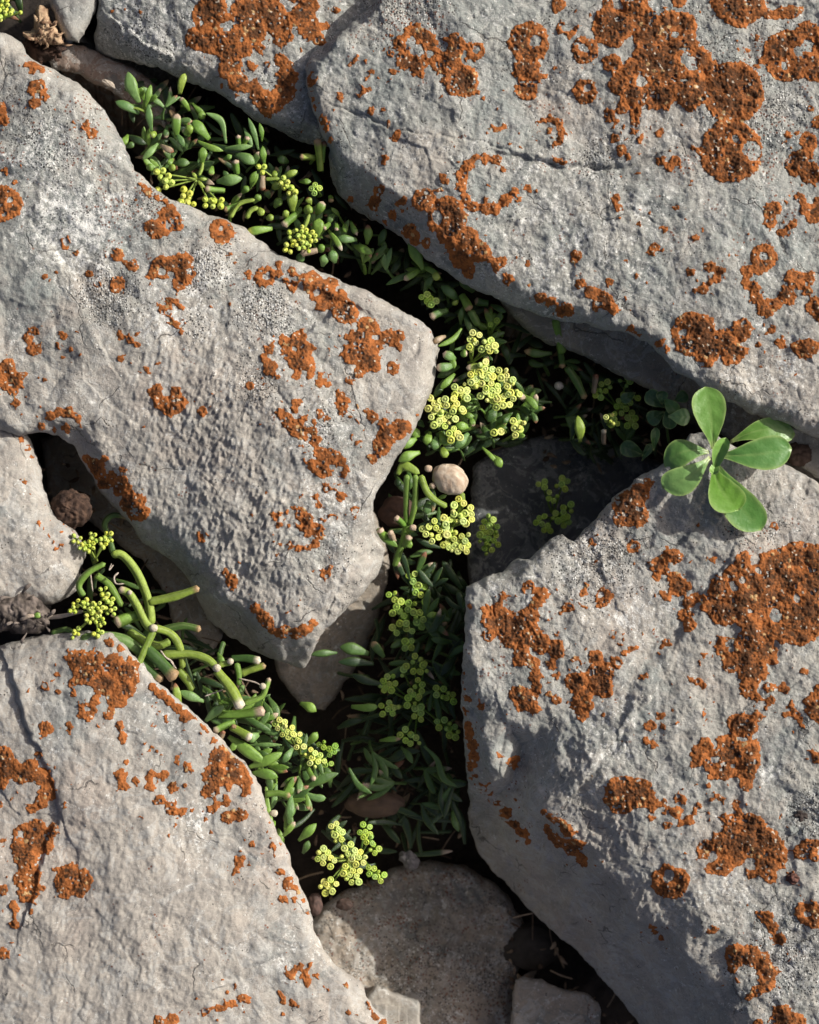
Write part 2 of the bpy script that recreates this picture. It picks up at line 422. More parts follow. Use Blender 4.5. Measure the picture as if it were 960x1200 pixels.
        s.o = mesh_from(s.name, V, F, s.mat, attrs={'weathered': mk(s.grey) * fade, 'crust': mk(s.crust), 'specks': mk(s.dark) * fade, 'rusty': mk(s.rust) * fade, 'calm': np.clip(mk((0.0, s.calm)), 0, 1)})
        tag(s.o, s.label, s.cat, s.group)

# --- the shaded stones beneath, then the boulders
def flat(z): return [(0, 0, z)]
R_RED = Rock('flat_stone', [(50, 58), (66, 46), (90, 50), (118, 60), (150, 76), (176, 92), (205, 124), (195, 150), (160, 130), (125, 102), (90, 86), (60, 78)], -85, flat(-85),
     'narrow reddish flat stone lying in the cleft below the small grey stone', M_RED, rim=9, rough=0.7, seed=11, cat='stone', step=2.0)
R_TL = Rock('small_stone', [(38, -70), (50, -10), (58, 8), (64, 26), (74, 42), (86, 44), (97, 35), (106, 14), (114, -4), (140, -70)], -38, flat(-38),
     'smooth grey stone at the top left between driftwood and boulder', M_ROCKB, rim=14, rough=0.5, grey=(0.9, ()), seed=12, cat='stone', step=2.0)
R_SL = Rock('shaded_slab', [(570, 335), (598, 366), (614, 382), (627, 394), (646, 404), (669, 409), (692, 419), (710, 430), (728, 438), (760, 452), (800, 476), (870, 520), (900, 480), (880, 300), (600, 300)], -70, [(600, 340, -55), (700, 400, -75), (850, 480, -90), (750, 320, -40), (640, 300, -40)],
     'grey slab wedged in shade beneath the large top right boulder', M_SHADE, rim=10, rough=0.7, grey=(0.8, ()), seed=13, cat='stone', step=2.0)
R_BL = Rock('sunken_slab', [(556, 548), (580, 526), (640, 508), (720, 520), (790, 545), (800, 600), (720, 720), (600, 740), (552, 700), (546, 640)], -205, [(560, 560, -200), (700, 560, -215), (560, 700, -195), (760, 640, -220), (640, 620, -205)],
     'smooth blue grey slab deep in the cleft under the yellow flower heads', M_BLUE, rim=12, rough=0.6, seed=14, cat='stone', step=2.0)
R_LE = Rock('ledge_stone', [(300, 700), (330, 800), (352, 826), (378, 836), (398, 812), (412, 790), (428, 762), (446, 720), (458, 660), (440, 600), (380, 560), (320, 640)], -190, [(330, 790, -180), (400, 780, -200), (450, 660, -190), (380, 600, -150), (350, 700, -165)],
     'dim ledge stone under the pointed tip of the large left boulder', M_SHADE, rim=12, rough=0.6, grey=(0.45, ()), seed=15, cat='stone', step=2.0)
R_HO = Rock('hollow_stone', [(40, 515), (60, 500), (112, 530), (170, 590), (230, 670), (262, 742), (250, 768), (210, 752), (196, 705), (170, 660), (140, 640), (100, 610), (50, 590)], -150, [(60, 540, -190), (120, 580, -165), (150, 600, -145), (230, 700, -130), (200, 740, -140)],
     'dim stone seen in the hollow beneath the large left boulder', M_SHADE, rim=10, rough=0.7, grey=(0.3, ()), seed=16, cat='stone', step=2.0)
R_BM = Rock('shaded_stone', [(364, 1084), (376, 1066), (398, 1050), (430, 1040), (452, 1026), (480, 1018), (512, 1017), (545, 1022), (572, 1036), (600, 1062), (620, 1098), (610, 1150), (600, 1270), (392, 1270), (384, 1170), (374, 1130)], -226,
     [(376, 1105, -214), (450, 1040, -246), (560, 1050, -256), (480, 1120, -236), (600, 1150, -250), (425, 1200, -222), (440, 1250, -222), (560, 1250, -238)],
     'mottled grey brown stone in shade at the bottom of the cleft', M_SHADE, rim=18, rough=1.7, grey=(0.45, ((480, 1080, 60, 0.3),)), dark=(0.35, ((570, 1150, 30, 0.6), (480, 1150, 50, 0.4))), crust=(0.2, ()), rust=(0.5, ()),
     cracks=(([(400, 1090), (440, 1110), (500, 1100), (560, 1120)], 3, 3), ([(520, 1060), (540, 1100), (530, 1160)], 3, 2.5), ([(455, 1040), (470, 1062), (505, 1070), (530, 1062)], 4, 3), ([(490, 1195), (500, 1165), (480, 1150)], 3, 2.5)), seed=17, cat='stone', step=1.7)
R_B9 = Rock('small_stone', [(603, 1149), (612, 1146), (634, 1150), (662, 1160), (690, 1166), (703, 1178), (708, 1270), (596, 1270), (598, 1200)], -200, [(600, 1150, -198), (700, 1170, -204), (700, 1250, -196), (600, 1250, -198), (650, 1200, -194)],
     'small angular stone with a straight left edge below the right boulder', M_SHADE, rim=4, rough=0.6, grey=(0.55, ()), seed=18, cat='stone', step=2.0)
R_B10 = Rock('small_stone', [(424, 1178), (432, 1164), (441, 1157), (460, 1164), (480, 1170), (490, 1180), (500, 1270), (432, 1270)], -196, flat(-196),
     'small pale stone half lit beside the tip of the lower left boulder', M_ROCKB, rim=5, rough=0.5, grey=(0.1, ()), seed=29, cat='stone', step=1.5)

O2 = [(125, -70), (112, 0), (104, 28), (100, 46), (124, 56), (150, 62), (176, 73), (207, 86), (232, 96), (256, 106), (270, 118), (284, 128), (306, 141), (336, 153), (362, 162), (384, 165), (420, 150), (470, 60), (520, -70)]
R2 = Rock('lichen_boulder', O2, -28, [(120, 20, -44), (200, 30, -24), (300, 20, -20), (390, 10, -34), (230, 85, -30), (300, 120, -30), (370, 140, -36), (250, -50, -14), (440, -50, -40)],
     'boulder at top centre with a thick mass of orange lichen', plates=(([(110, -80), (120, 20), (180, 62), (222, 80), (250, 84), (275, 108), (300, 128), (340, 142), (370, 148), (420, 140), (540, -80)], 1.5, 2.5),),
     cracks=(([(130, 24), (150, 40), (180, 62), (208, 76)], 5, 3),), steps=(([(135, 22), (160, 45), (212, 72)], -6, 3, 18),),
     grey=(0.75, ()), crust=(0.35, ((150, 15, 30, 0.5), (200, 40, 40, 0.4))), dark=(0.2, ((160, 40, 40, 0.5),)), rim=5, seed=21, rough=1.0, fine=0.9)

O1 = [(520, -70), (470, -30), (440, -2), (420, 14), (400, 32), (380, 46), (364, 56), (357, 76), (357, 96), (364, 122), (376, 150), (385, 172), (386, 196), (393, 216), (410, 234), (440, 252), (470, 272), (500, 299), (542, 325), (590, 350), (640, 368), (690, 379), (730, 387), (762, 402), (792, 432), (832, 457), (880, 481), (925, 497), (962, 512), (1040, 552), (1040, -70)]
P1 = [(520, -80), (460, -10), (405, 40), (372, 68), (366, 100), (376, 140), (392, 172), (412, 194), (440, 210), (468, 232), (498, 262), (528, 285), (562, 300), (596, 328), (640, 352), (700, 366), (745, 384), (775, 400), (804, 434), (850, 460), (910, 480), (965, 500), (1045, 530), (1045, -80)]
R1 = Rock('lichen_boulder', O1, 8, [(400, 60, 14), (400, 160, 10), (480, 60, 20), (480, 180, 20), (560, 270, 18), (640, 330, 14), (600, 120, 22), (740, 60, 20), (760, 220, 26), (740, 350, 18), (860, 420, 18), (950, 470, 12), (900, 280, 24), (950, 60, 18), (1020, 300, 22), (1020, -60, 18), (500, -60, 12), (680, 190, 20)],
     'large grey boulder at upper right with many round orange lichens', plates=((P1, 1.7, 2.2),),
     cracks=(([(385, 122), (410, 130), (440, 142), (470, 156), (500, 160), (560, 166), (600, 180), (640, 190), (668, 196), (700, 200)], 3.2, 1.3), ([(735, 245), (765, 262), (790, 275)], 2.2, 1.2), ([(460, 20), (540, 10)], 1.5, 1.5)),
     steps=(([(600, 182), (660, 194), (730, 196), (760, 186)], 7, 3, 14), ([(470, 165), (500, 178), (510, 205)], 2.5, 1.2, 10), ([(528, 168), (505, 190), (510, 206)], -2.5, 1.2, 10), ([(600, 250), (640, 225), (660, 215)], 5, 5, 20)),
     grey=(0.78, ((495, 185, 30, -1.2), (930, 460, 70, -0.9), (870, 440, 40, -0.5), (440, 110, 60, 0.1))), crust=(0.1, ((700, 260, 110, 0.35), (620, 300, 80, 0.35), (910, 440, 50, 0.6), (420, 210, 40, 0.2))),
     dark=(0.12, ((480, 10, 50, 0.9), (840, 50, 60, 0.45), (700, 190, 30, 0.7), (880, 140, 60, 0.5), (900, 130, 40, 0.4), (640, 70, 60, 0.15))), rust=(0.1, ((480, 15, 50, 0.9), (880, 200, 80, 0.5), (850, 50, 60, 0.4))), rim=5, seed=31, rough=1.05)

O4 = [(-70, 20), (-20, 28), (0, 35), (18, 42), (28, 58), (45, 71), (65, 79), (85, 90), (102, 106), (120, 126), (133, 146), (143, 163), (150, 182), (160, 200), (176, 218), (200, 232), (238, 246), (282, 261), (325, 296), (355, 306), (379, 315), (433, 342), (487, 370), (506, 384), (514, 405), (510, 440), (497, 483), (478, 518), (458, 548), (440, 580), (436, 600), (439, 624), (450, 645), (443, 672), (418, 705), (394, 726), (374, 746), (362, 775), (350, 790), (334, 785), (300, 772), (262, 753), (232, 730), (222, 702), (213, 680), (188, 655), (160, 637), (142, 612), (125, 594), (107, 576), (97, 552), (82, 523), (62, 508), (32, 506), (20, 510), (0, 503), (-70, 492)]
P4 = [(-80, 20), (0, 44), (30, 70), (60, 92), (90, 112), (112, 140), (130, 175), (160, 212), (230, 252), (282, 272), (330, 306), (430, 350), (495, 385), (500, 420), (490, 470), (462, 515), (440, 550), (425, 590), (418, 640), (395, 690), (372, 716), (358, 742), (330, 748), (290, 722), (262, 690), (225, 650), (190, 618), (165, 600), (150, 576), (130, 548), (110, 522), (90, 500), (60, 494), (20, 498), (-80, 485)]
R4 = Rock('lichen_boulder', O4, 2, [(0, 80, -4), (80, 130, 8), (0, 250, 14), (120, 250, 16), (200, 280, 12), (300, 320, 8), (420, 370, 4), (480, 420, -4), (200, 400, 20), (80, 400, 16), (20, 470, 8), (320, 440, 16), (420, 480, 6), (230, 500, 12), (130, 500, 4), (200, 580, -14), (300, 600, 2), (380, 600, 2), (280, 680, -22), (340, 730, -20), (400, 680, -8), (-60, 300, 10), (-60, 450, 6)],
     'large pointed boulder at left centre with rippled lower flank and orange lichens', plates=((P4, 1.35, 3.0),),
     ripple=((240, 550, 135, 1.7), (310, 660, 90, 1.6), (250, 430, 110, 0.8), (420, 440, 60, 0.6)),
     cracks=(([(0, 500), (20, 506)], 3, 2), ([(328, 455), (332, 470), (345, 485)], 3, 2), ([(497, 385), (492, 400), (485, 415)], 3, 2.5), ([(405, 690), (392, 700), (396, 712)], 4, 2.5)),
     steps=(([(432, 650), (404, 668), (392, 700)], 5, 3, 25), ([(340, 330), (400, 352), (372, 385), (352, 395)], 5, 4, 22), ([(120, 400), (90, 330), (60, 290)], 4, 6, 30), ([(190, 250), (120, 230), (100, 160)], 3, 6, 30)),
     grey=(0.15, ((60, 200, 110, 0.75), (150, 300, 90, 0.45), (20, 350, 70, 0.4), (370, 400, 45, 0.5), (380, 520, 60, 0.45), (370, 620, 60, 0.35), (200, 640, 60, 0.4), (300, 330, 50, 0.45))),
     crust=(0.05, ((60, 170, 60, 0.5), (110, 270, 55, 0.9), (235, 320, 35, 1.1), (320, 380, 50, 0.6), (370, 500, 50, 0.6), (390, 600, 45, 0.7), (190, 380, 35, 0.8), (60, 260, 60, 0.5))),
     dark=(0.02, ((60, 160, 45, 0.6), (180, 240, 30, 0.9), (130, 350, 36, 1.5), (240, 315, 30, 1.4), (310, 362, 34, 1.5), (300, 450, 25, 1.0), (375, 500, 25, 1.0), (230, 385, 20, 0.9), (0, 120, 40, 0.5), (390, 650, 35, 0.5), (70, 215, 50, 0.4))),
     rust=(0.0, ((150, 240, 60, 0.9), (110, 140, 40, 0.7), (20, 160, 50, 0.5), (300, 330, 50, 0.3))), rim=6.5, seed=41, rough=1.0, fine=0.6, calm=((420, 655, 35, 1), (330, 740, 40, .8), (230, 690, 45, .9), (180, 630, 35, .9), (470, 420, 45, .8), (150, 470, 60, .7), (250, 400, 50, .5)))

O5 = [(-70, 484), (0, 492), (24, 500), (35, 524), (42, 548), (47, 575), (56, 598), (70, 612), (84, 622), (97, 638), (96, 654), (87, 668), (90, 685), (79, 698), (66, 708), (40, 712), (0, 716), (-70, 730)]
R5 = Rock('small_boulder', O5, -10, [(0, 520, -8), (20, 500, -14), (30, 560, -10), (60, 640, -14), (20, 640, -4), (80, 690, -24), (20, 700, -20), (-60, 600, 0), (-60, 700, -10)],
     'pale beige boulder at the left edge beside the dark hollow', M_ROCKB, plates=(([(-80, 480), (0, 500), (20, 512), (28, 550), (36, 580), (48, 606), (80, 634), (80, 668), (60, 690), (0, 700), (-80, 712)], 1.0, 3.0),), grey=(0.15, ((20, 600, 40, 0.4),)), rim=9, seed=51, rough=0.8, ripple=((30, 600, 70, 0.9),), step=1.6)

O6 = [(-70, 775), (0, 757), (33, 748), (67, 743), (100, 740), (127, 742), (141, 753), (167, 779), (187, 803), (217, 828), (250, 858), (287, 897), (298, 915), (310, 940), (320, 970), (335, 1000), (348, 1030), (361, 1064), (366, 1090), (377, 1118), (398, 1140), (420, 1158), (428, 1173), (438, 1187), (452, 1202), (492, 1270), (-70, 1270)]
R6 = Rock('lichen_boulder', O6, 0, [(0, 775, -16), (60, 765, -8), (120, 765, 0), (60, 850, 6), (10, 850, -4), (0, 920, -4), (30, 980, 0), (100, 900, 10), (200, 860, 6), (260, 900, 2), (200, 1000, 12), (100, 1050, 12), (300, 1000, 2), (330, 1080, -2), (250, 1130, 10), (380, 1160, -8), (420, 1230, -12), (0, 1150, 6), (100, 1250, 8), (-60, 1000, -2), (-60, 1250, 2)],
     'large smooth boulder at lower left with an orange lined upper edge', plates=(([(-80, 800), (20, 778), (70, 764), (130, 758), (180, 805), (245, 866), (283, 905), (305, 960), (330, 1010), (352, 1070), (362, 1110), (400, 1156), (424, 1190), (480, 1280), (-80, 1280)], 0.9, 2.5),),
     ripple=((180, 1000, 200, 0.55), (60, 1150, 150, 0.5)),
     steps=(([(5, 785), (18, 810), (28, 850), (48, 880), (66, 925), (72, 955), (55, 985), (48, 1020), (35, 1060)], 6, 3, 26), ([(265, 1150), (300, 1128), (340, 1112), (368, 1106)], 6, 5, 30)),
     cracks=(([(8, 790), (16, 812), (26, 848), (34, 860)], 5, 2.5),),
     grey=(0.12, ((100, 800, 60, 0.55), (200, 850, 60, 0.65), (260, 950, 50, 0.4), (330, 1130, 60, 0.6), (280, 1000, 50, 0.3), (70, 850, 40, 0.5))),
     crust=(-0.1, ((180, 850, 50, 0.6), (235, 970, 35, 0.75), (330, 1120, 40, 0.6), (60, 860, 40, 0.4))), dark=(-0.05, ((310, 960, 30, 0.4),)), rim=5, seed=61, rough=0.85, fine=0.5, mat=M_ROCKB, calm=((60, 1150, 90, .5), (200, 1000, 80, .4)))

O7 = [(545, 702), (549, 688), (566, 677), (590, 672), (606, 657), (622, 656), (634, 642), (645, 632), (660, 627), (671, 636), (690, 617), (714, 592), (724, 580), (742, 566), (768, 550), (782, 540), (798, 524), (814, 507), (830, 505), (856, 518), (890, 532), (925, 543), (936, 551), (949, 558), (962, 568), (1040, 606), (1040, 1270), (790, 1270), (735, 1201), (690, 1152), (647, 1116), (615, 1086), (597, 1066), (577, 1046), (562, 1021), (555, 996), (554, 950), (549, 920), (545, 870), (542, 832), (540, 800), (545, 750)]
P7 = [(552, 706), (560, 692), (600, 680), (640, 650), (690, 626), (740, 580), (800, 535), (840, 520), (930, 556), (1045, 612), (1045, 1280), (880, 1280), (856, 1200), (836, 1152), (795, 1108), (745, 1062), (696, 1004), (652, 968), (636, 945), (647, 905), (640, 858), (594, 846), (588, 880), (578, 900), (566, 850), (550, 780)]
P7b = [(552, 706), (600, 676), (700, 610), (830, 520), (1045, 600), (1045, 1280), (900, 1280), (870, 1120), (800, 1030), (745, 960), (700, 900), (676, 850), (640, 820), (590, 838), (560, 820), (548, 760)]
R7 = Rock('lichen_boulder', O7, 2, [(560, 710, 0), (600, 690, 4), (570, 800, 2), (660, 660, 6), (740, 600, 8), (830, 540, 8), (930, 570, 6), (1020, 640, 8), (640, 780, 14), (740, 700, 12), (860, 640, 16), (940, 740, 18), (760, 820, 12), (860, 850, 20), (700, 900, 8), (800, 980, 14), (940, 980, 22), (860, 1100, 14), (940, 1180, 16), (700, 1000, 10), (1020, 1200, 18), (800, 1200, 6)],
     'large tall boulder at lower right with orange lichens and smooth shaded left flank', plates=((P7, 1.2, 1.6), (P7b, 0.42, 4.0)),
     ripple=((665, 890, 40, 1.7), (700, 980, 55, 1.9), (770, 1060, 45, 1.5), (570, 830, 30, 1.0)),
     cracks=(([(565, 690), (578, 702), (580, 720)], 3, 1.5), ([(556, 880), (585, 950), (640, 1010), (700, 1050), (770, 1110)], 2.5, 3)),
     steps=(([(760, 815), (735, 850), (706, 880), (690, 905)], -7, 4, 25), ([(830, 690), (800, 740), (745, 800), (735, 830)], 5, 7, 30), ([(590, 838), (595, 860), (592, 900)], 4, 3, 20), ([(840, 605), (790, 640), (730, 650)], 6, 5, 25), ([(690, 630), (700, 650), (720, 700)], 3, 5, 20)),
     grey=(0.6, ((720, 720, 45, -0.9), (650, 1080, 90, -0.7), (870, 1000, 60, -0.3), (760, 1160, 100, -0.5), (900, 590, 60, -0.6), (690, 950, 50, -0.3), (610, 1000, 60, -0.5))),
     crust=(0.0, ((740, 720, 40, 0.8), (620, 700, 50, 0.5), (720, 830, 50, 0.4), (900, 905, 20, 0.9), (840, 1060, 60, 0.5), (700, 890, 40, 0.5), (920, 1130, 50, 0.6), (680, 650, 50, 0.5), (650, 1100, 90, -0.5))),
     dark=(0.02, ((690, 660, 50, 0.8), (920, 1120, 60, 0.9), (945, 950, 35, 1.0), (740, 640, 50, 0.4), (890, 610, 50, 0.5), (650, 1080, 100, -0.3))), rust=(0.05, ((600, 780, 60, 0.3), (900, 620, 40, 0.5))), rim=5, seed=71, rough=1.1, calm=((618, 890, 36, 1), (600, 1000, 40, 1), (640, 1060, 60, 1), (710, 1120, 70, 1), (790, 1180, 60, 1), (745, 715, 35, .8), (620, 940, 40, .8)))

R_EDGE = Rock('small_stone', [(925, 500), (948, 498), (990, 520), (1040, 560), (1040, 600), (960, 560), (940, 545), (922, 530)], -50, flat(-55), 'beige stone at the right edge in the gap between the two right boulders', M_ROCKB, rim=6, rough=0.6, seed=81, cat='stone', step=2.0, depth=170)

# ------------------------------------------------------------------ lichens (children of their boulders)
def parse(t):
    out = []
    for tok in t.split():
        h = tok[0] == '-' and tok.count(',') == 2 and tok[1] == 'h'
        if tok[0] == 'h': out.append((*[float(v) for v in tok[1:].split(',')], -1))
        else: out.append((*[float(v) for v in tok.split(',')], 1))
    return out
L1 = """486,41,12 472,54,10 h482,52,5 500,46,10 508,62,12 475,73,10 489,79,11 h504,66,4 532,54,12 529,70,12 h519,57,5 516,79,10 494,87,7 540,98,19 521,98,6 556,63,10 h557,60,3 458,65,5 460,85,5 560,111,4 567,119,3
619,51,22 h627,50,5 616,81,14 630,92,8 640,92,5 649,81,4 616,106,12 653,8,9 657,35,8 667,42,7 676,35,4 h664,35,4 684,62,15 h682,60,4 685,110,13 h686,106,3 673,106,5
575,151,3 581,154,5 588,152,4 630,146,4 636,142,5 643,141,5 650,144,6 656,150,6 657,158,6 655,166,6 650,171,5 643,155,4 628,166,2.5 650,189,4 657,190,5 664,191,4
588,200,5 580,190,7 568,188,7 556,188,7 548,196,8 541,208,9 540,221,8 545,235,8 555,245,7 568,247,8 580,246,8 592,237,8 603,228,7 607,236,5 618,222,5 628,225,3
497,236,13 519,211,5 522,215,4 516,225,4 472,236,6 524,257,21 h512,258,6 527,271,13 548,282,12 562,295,11 540,300,11 550,314,9 584,309,9 595,327,7 520,274,10 530,288,9 573,302,8 409,226,5 445,222,7 437,234,8 460,249,6 479,267,9 449,256,5 467,238,5 486,276,8 500,284,7
676,301,8 672,306,5 619,309,5 680,333,7 693,343,9 707,353,11 720,363,8 713,332,6 700,358,7 733,350,3 765,295,9 h770,300,4 745,325,4 777,272,5 772,270,4 747,263,4 723,245,6 720,240,4 792,247,4 813,281,6 862,300,3
808,320,6 830,315,7 842,318,7 837,328,6 822,340,7 813,342,4 829,333,5 892,303,15 h893,301,4 873,320,8 880,337,8 870,333,6 884,349,8 895,362,10 907,357,9 920,347,10 930,327,11 947,327,9 943,343,7 h903,335,10 953,360,10 959,372,8 886,318,7
812,393,24 h800,390,4 827,407,17 847,400,14 867,387,12 857,413,12 870,413,7 828,427,6 850,423,6 876,393,4 903,387,6 913,403,6 888,403,4 893,413,3 942,410,11 932,408,8 951,409,9 918,408,3
647,353,8 660,363,8 634,348,7 670,366,6 740,387,7 748,391,5 773,403,6 782,410,4 716,34,22 711,8,9 743,16,14 754,27,13 741,0,12 755,-5,10 793,5,9 777,11,3 762,46,20 781,30,14 800,32,14 803,51,13 h790,42,3 781,54,20 765,76,25 781,87,18 770,108,22 808,108,22 806,122,11 741,87,14 724,103,12 716,79,10 708,73,6 741,114,14 819,70,12 830,81,10 h807,79,8 h750,98,5 834,96,6
856,111,33 854,180,33 h878,179,10 884,170,5 h860,165,4 811,177,4 818,179,5 864,3,29 898,18,8 912,17,9 925,16,9 936,14,6 922,68,28 h934,62,6 955,81,16 944,41,13 957,54,10 h944,56,6 h917,80,4
713,138,8 727,130,8 743,135,8 743,146,6 722,146,4 h730,139,3 719,165,6 727,179,7 735,187,4 741,157,4 749,167,5 733,165,3 773,158,6 773,191,6 781,198,6 789,192,7 722,233,4 723,245,5 791,246,4 747,264,4
903,250,11 900,262,9 h911,258,4 914,274,6 921,269,5 928,264,6 936,233,7 941,247,9 952,252,11 960,244,10 938,190,14 930,197,10 949,200,14 946,168,10 957,146,9 h957,190,5 922,160,5 932,157,4 919,169,3 863,61,3 875,61,4 884,79,4 885,47,4 948,131,4 939,218,3
364,91,9 h368,88,3 416,72,5 419,66,3 411,76,3 430,88,6 h429,87,2.5 437,86,4 460,85,5 424,108,8 h421,107,3 432,106,4 399,114,5 435,131,6 449,130,4 463,162,6 467,158,4 453,187,5 449,192,4 455,147,4 362,114,6 366,126,5 378,140,6 384,150,5 388,163,4 700,30,3 690,20,3 980,120,20 990,300,22 1000,420,15"""
L2 = """243,19,16 230,47,12 246,50,14 252,9,14 262,30,13 h267,32,5 274,44,12 289,19,18 311,12,18 327,28,16 330,50,8 299,37,14 277,44,12 268,62,13 286,59,10 305,57,7 271,81,14 280,97,11 296,78,7 314,78,4 305,103,11 314,122,12 299,116,8 326,118,10 333,109,12 336,91,12 330,72,9 340,80,7 h313,96,8 355,19,14 364,34,13 374,47,9 361,6,10 394,11,6 380,31,6 340,45,7 300,-20,20 260,-20,15 345,-10,12 260,100,3 288,106,6 130,10,3 165,12,3"""
L4 = """11,240,17 h14,236,3 8,229,10 5,256,8 9,203,6 20,215,4 0,125,8 5,142,7 0,135,9 37,75,7 47,80,6 30,75,5 38,85,4 45,105,10 42,122,7 54,115,6 37,107,6 h45,114,3 48,99,4 102,150,6 110,158,7 104,145,4
165,217,4 170,222,5 176,227,5 186,232,5 195,236,4 199,253,11 182,269,11 195,270,9 209,264,9 h198,266,2.5 260,271,14 h258,268,2 79,286,8 h80,285,3 91,298,4 140,300,9 157,313,7 149,308,4 107,322,6 54,325,4 68,320,4 140,332,9 135,340,6 117,334,4
190,315,12 182,321,9 206,313,11 217,310,10 219,324,10 211,334,9 h192,321,4 h203,323,3 200,356,6 195,364,6 209,356,5 215,360,5 188,357,3 207,382,6 214,390,4 205,376,4 41,389,7 34,397,7 38,410,7 45,410,6 49,404,3 76,395,6 69,405,4 84,410,3 75,420,3
144,393,6 154,399,7 163,405,5 h150,391,3 144,420,5 173,433,4 176,438,3 11,432,10 16,446,11 8,451,8 24,443,7 16,459,8 19,473,6 31,441,4 0,440,8 54,445,4 184,459,9 190,470,10 206,462,9 209,473,10 200,477,10 h196,460,4
49,500,6 60,488,7 70,484,7 81,483,8 92,491,6 h72,494,5 76,501,6 62,502,4 96,537,7 108,549,11 117,563,10 138,569,11 149,588,12 160,600,10 142,551,5 121,537,5 163,586,8 128,555,6 150,603,8 239,483,7 268,680,9 262,671,6 270,690,5 298,714,8 306,724,8 312,731,8 328,742,9 318,740,6 345,744,8 357,738,8 365,732,6 333,744,7 234,631,5 231,625,3
311,325,11 h312,325,4 292,322,5 294,328,3 327,308,6 328,316,4 343,319,7 329,322,5 343,336,7 355,327,8 367,322,8 361,336,8 375,336,11 390,330,9 370,348,8 384,348,10 h372,343,3 378,360,7 399,348,9 405,365,14 392,362,7 336,330,4
431,384,13 422,397,13 437,403,12 413,415,11 431,421,14 422,435,9 440,430,7 405,395,5 454,395,10 467,392,8 467,406,6 h441,397,3 461,401,6 460,431,8 h458,432,2 409,446,6 399,415,4 426,408,12
399,463,7 402,473,9 403,481,6 380,442,6 h381,441,2.5 375,451,6 384,450,5 294,453,6 310,453,3 349,403,13 337,415,8 352,421,14 361,409,9 364,430,9 349,441,6 364,441,5 332,400,7 317,409,7 311,421,7 317,432,9 323,441,5 353,390,3.5 h328,421,4 h345,412,2
349,473,6 345,480,5 329,485,6 337,494,9 349,502,10 358,491,5 355,511,7 375,485,6 384,491,4 368,494,4 367,505,6 370,517,7 375,531,9 387,537,11 367,546,7 381,549,11 399,540,8 405,549,6 h390,548,3 403,556,5
437,488,8 431,482,5 450,495,6 469,502,11 454,511,11 448,523,10 437,537,7 475,497,6 442,530,7 414,513,3 418,519,3 383,572,6 h383,572,2 399,582,7 393,572,4 369,582,5 373,592,5 353,582,4 h355,583,2.5 391,608,6 h391,610,3 415,598,5 415,606,4 h415,600,2
322,604,5 328,600,4 337,600,4 326,616,3.5 323,610,3 353,600,7 357,612,10 361,624,7 h349,612,2 373,618,7 374,628,6 369,637,6 360,643,5 350,643,6 339,639,5 328,639,3 362,606,6 381,673,8 h381,675,2 386,664,3 110,190,2.5 250,360,2.5 270,300,3 -20,200,15 -30,300,10"""
L5 = "24,516,4 29,524,4 35,533,3.5 28,563,3 45,613,2.5 50,618,2.5 58,629,3 62,636,3 66,643,2.5"
L6 = """90,773,12 h100,763,2 110,777,13 133,780,13 150,787,12 100,790,13 123,800,14 147,807,12 87,800,7 87,813,5 113,820,7 137,820,10 127,837,7 143,850,7 145,863,7 77,773,5 78,762,3 130,834,6 158,795,7 103,832,10 h103,830,2.5 68,792,4 52,805,6 h52,804,2.5 69,810,5 55,853,9 50,862,5 83,850,5 82,858,3 60,798,2 180,828,4 h180,828,1.5 181,848,4 h181,848,1.5 223,870,3
128,753,6 140,760,5 153,770,5 160,778,4 180,807,7 190,813,7 198,822,7 207,830,8 217,840,8 230,840,5 243,855,5 250,868,5 238,850,4 222,834,4 257,887,11 277,890,11 290,905,8 253,910,14 273,913,13 247,927,10 263,937,8 287,928,8 250,945,8 267,957,9 283,955,8 h277,926,6 h258,934,4 h246,938,4 292,916,5 270,880,7
178,877,6 h179,879,3 185,880,4 h184,884,2 150,892,4 143,907,8 147,920,7 160,913,5 137,905,4 180,910,9 177,920,7 193,908,6 h182,913,2 210,887,3 209,893,4 220,898,6 204,923,7 217,918,4 188,937,8 200,945,8 213,950,7 206,950,5 242,960,3.5 280,1010,8 277,1020,6 286,1005,5 296,989,5 317,992,5
3,887,12 10,900,12 27,907,12 37,897,9 45,885,6 50,910,10 57,927,10 50,940,9 37,947,7 h35,925,10 2,917,8 2,943,4 57,915,7 43,970,10 30,980,14 27,990,14 50,987,13 63,973,9 27,1007,10 37,1005,10 h24,978,3 23,1030,8 37,1028,11 33,1047,11 47,1040,6 17,1063,7 18,1083,7 16,1073,4 37,1067,4 28,1018,7
83,1023,12 73,1033,10 97,1030,11 77,1047,8 93,1040,10 68,1020,5 104,1040,5 3,1042,7 2,985,4 4,1117,9 340,1142,6 345,1136,5 352,1134,5 359,1142,6 361,1152,6 354,1146,4 363,1132,3 370,1145,3.5 329,1166,5 331,1174,5 343,1176,5 240,1183,6 h240,1182,2 248,1180,4 257,1180,6 265,1176,5 273,1176,5 283,1170,5 290,1171,6 277,1156,3.5 267,1162,3 187,1195,8 203,1192,8 195,1202,10 405,1158,4 408,1188,4 385,1160,3 434,1183,6 440,1194,7 449,1205,6
329,1023,6 337,1036,8 350,1044,6 331,1054,7 346,1056,5 356,1058,4 321,994,4 360,1072,3 h341,1048,4 322,1004,3 350,1030,3 314,965,2 311,950,2"""
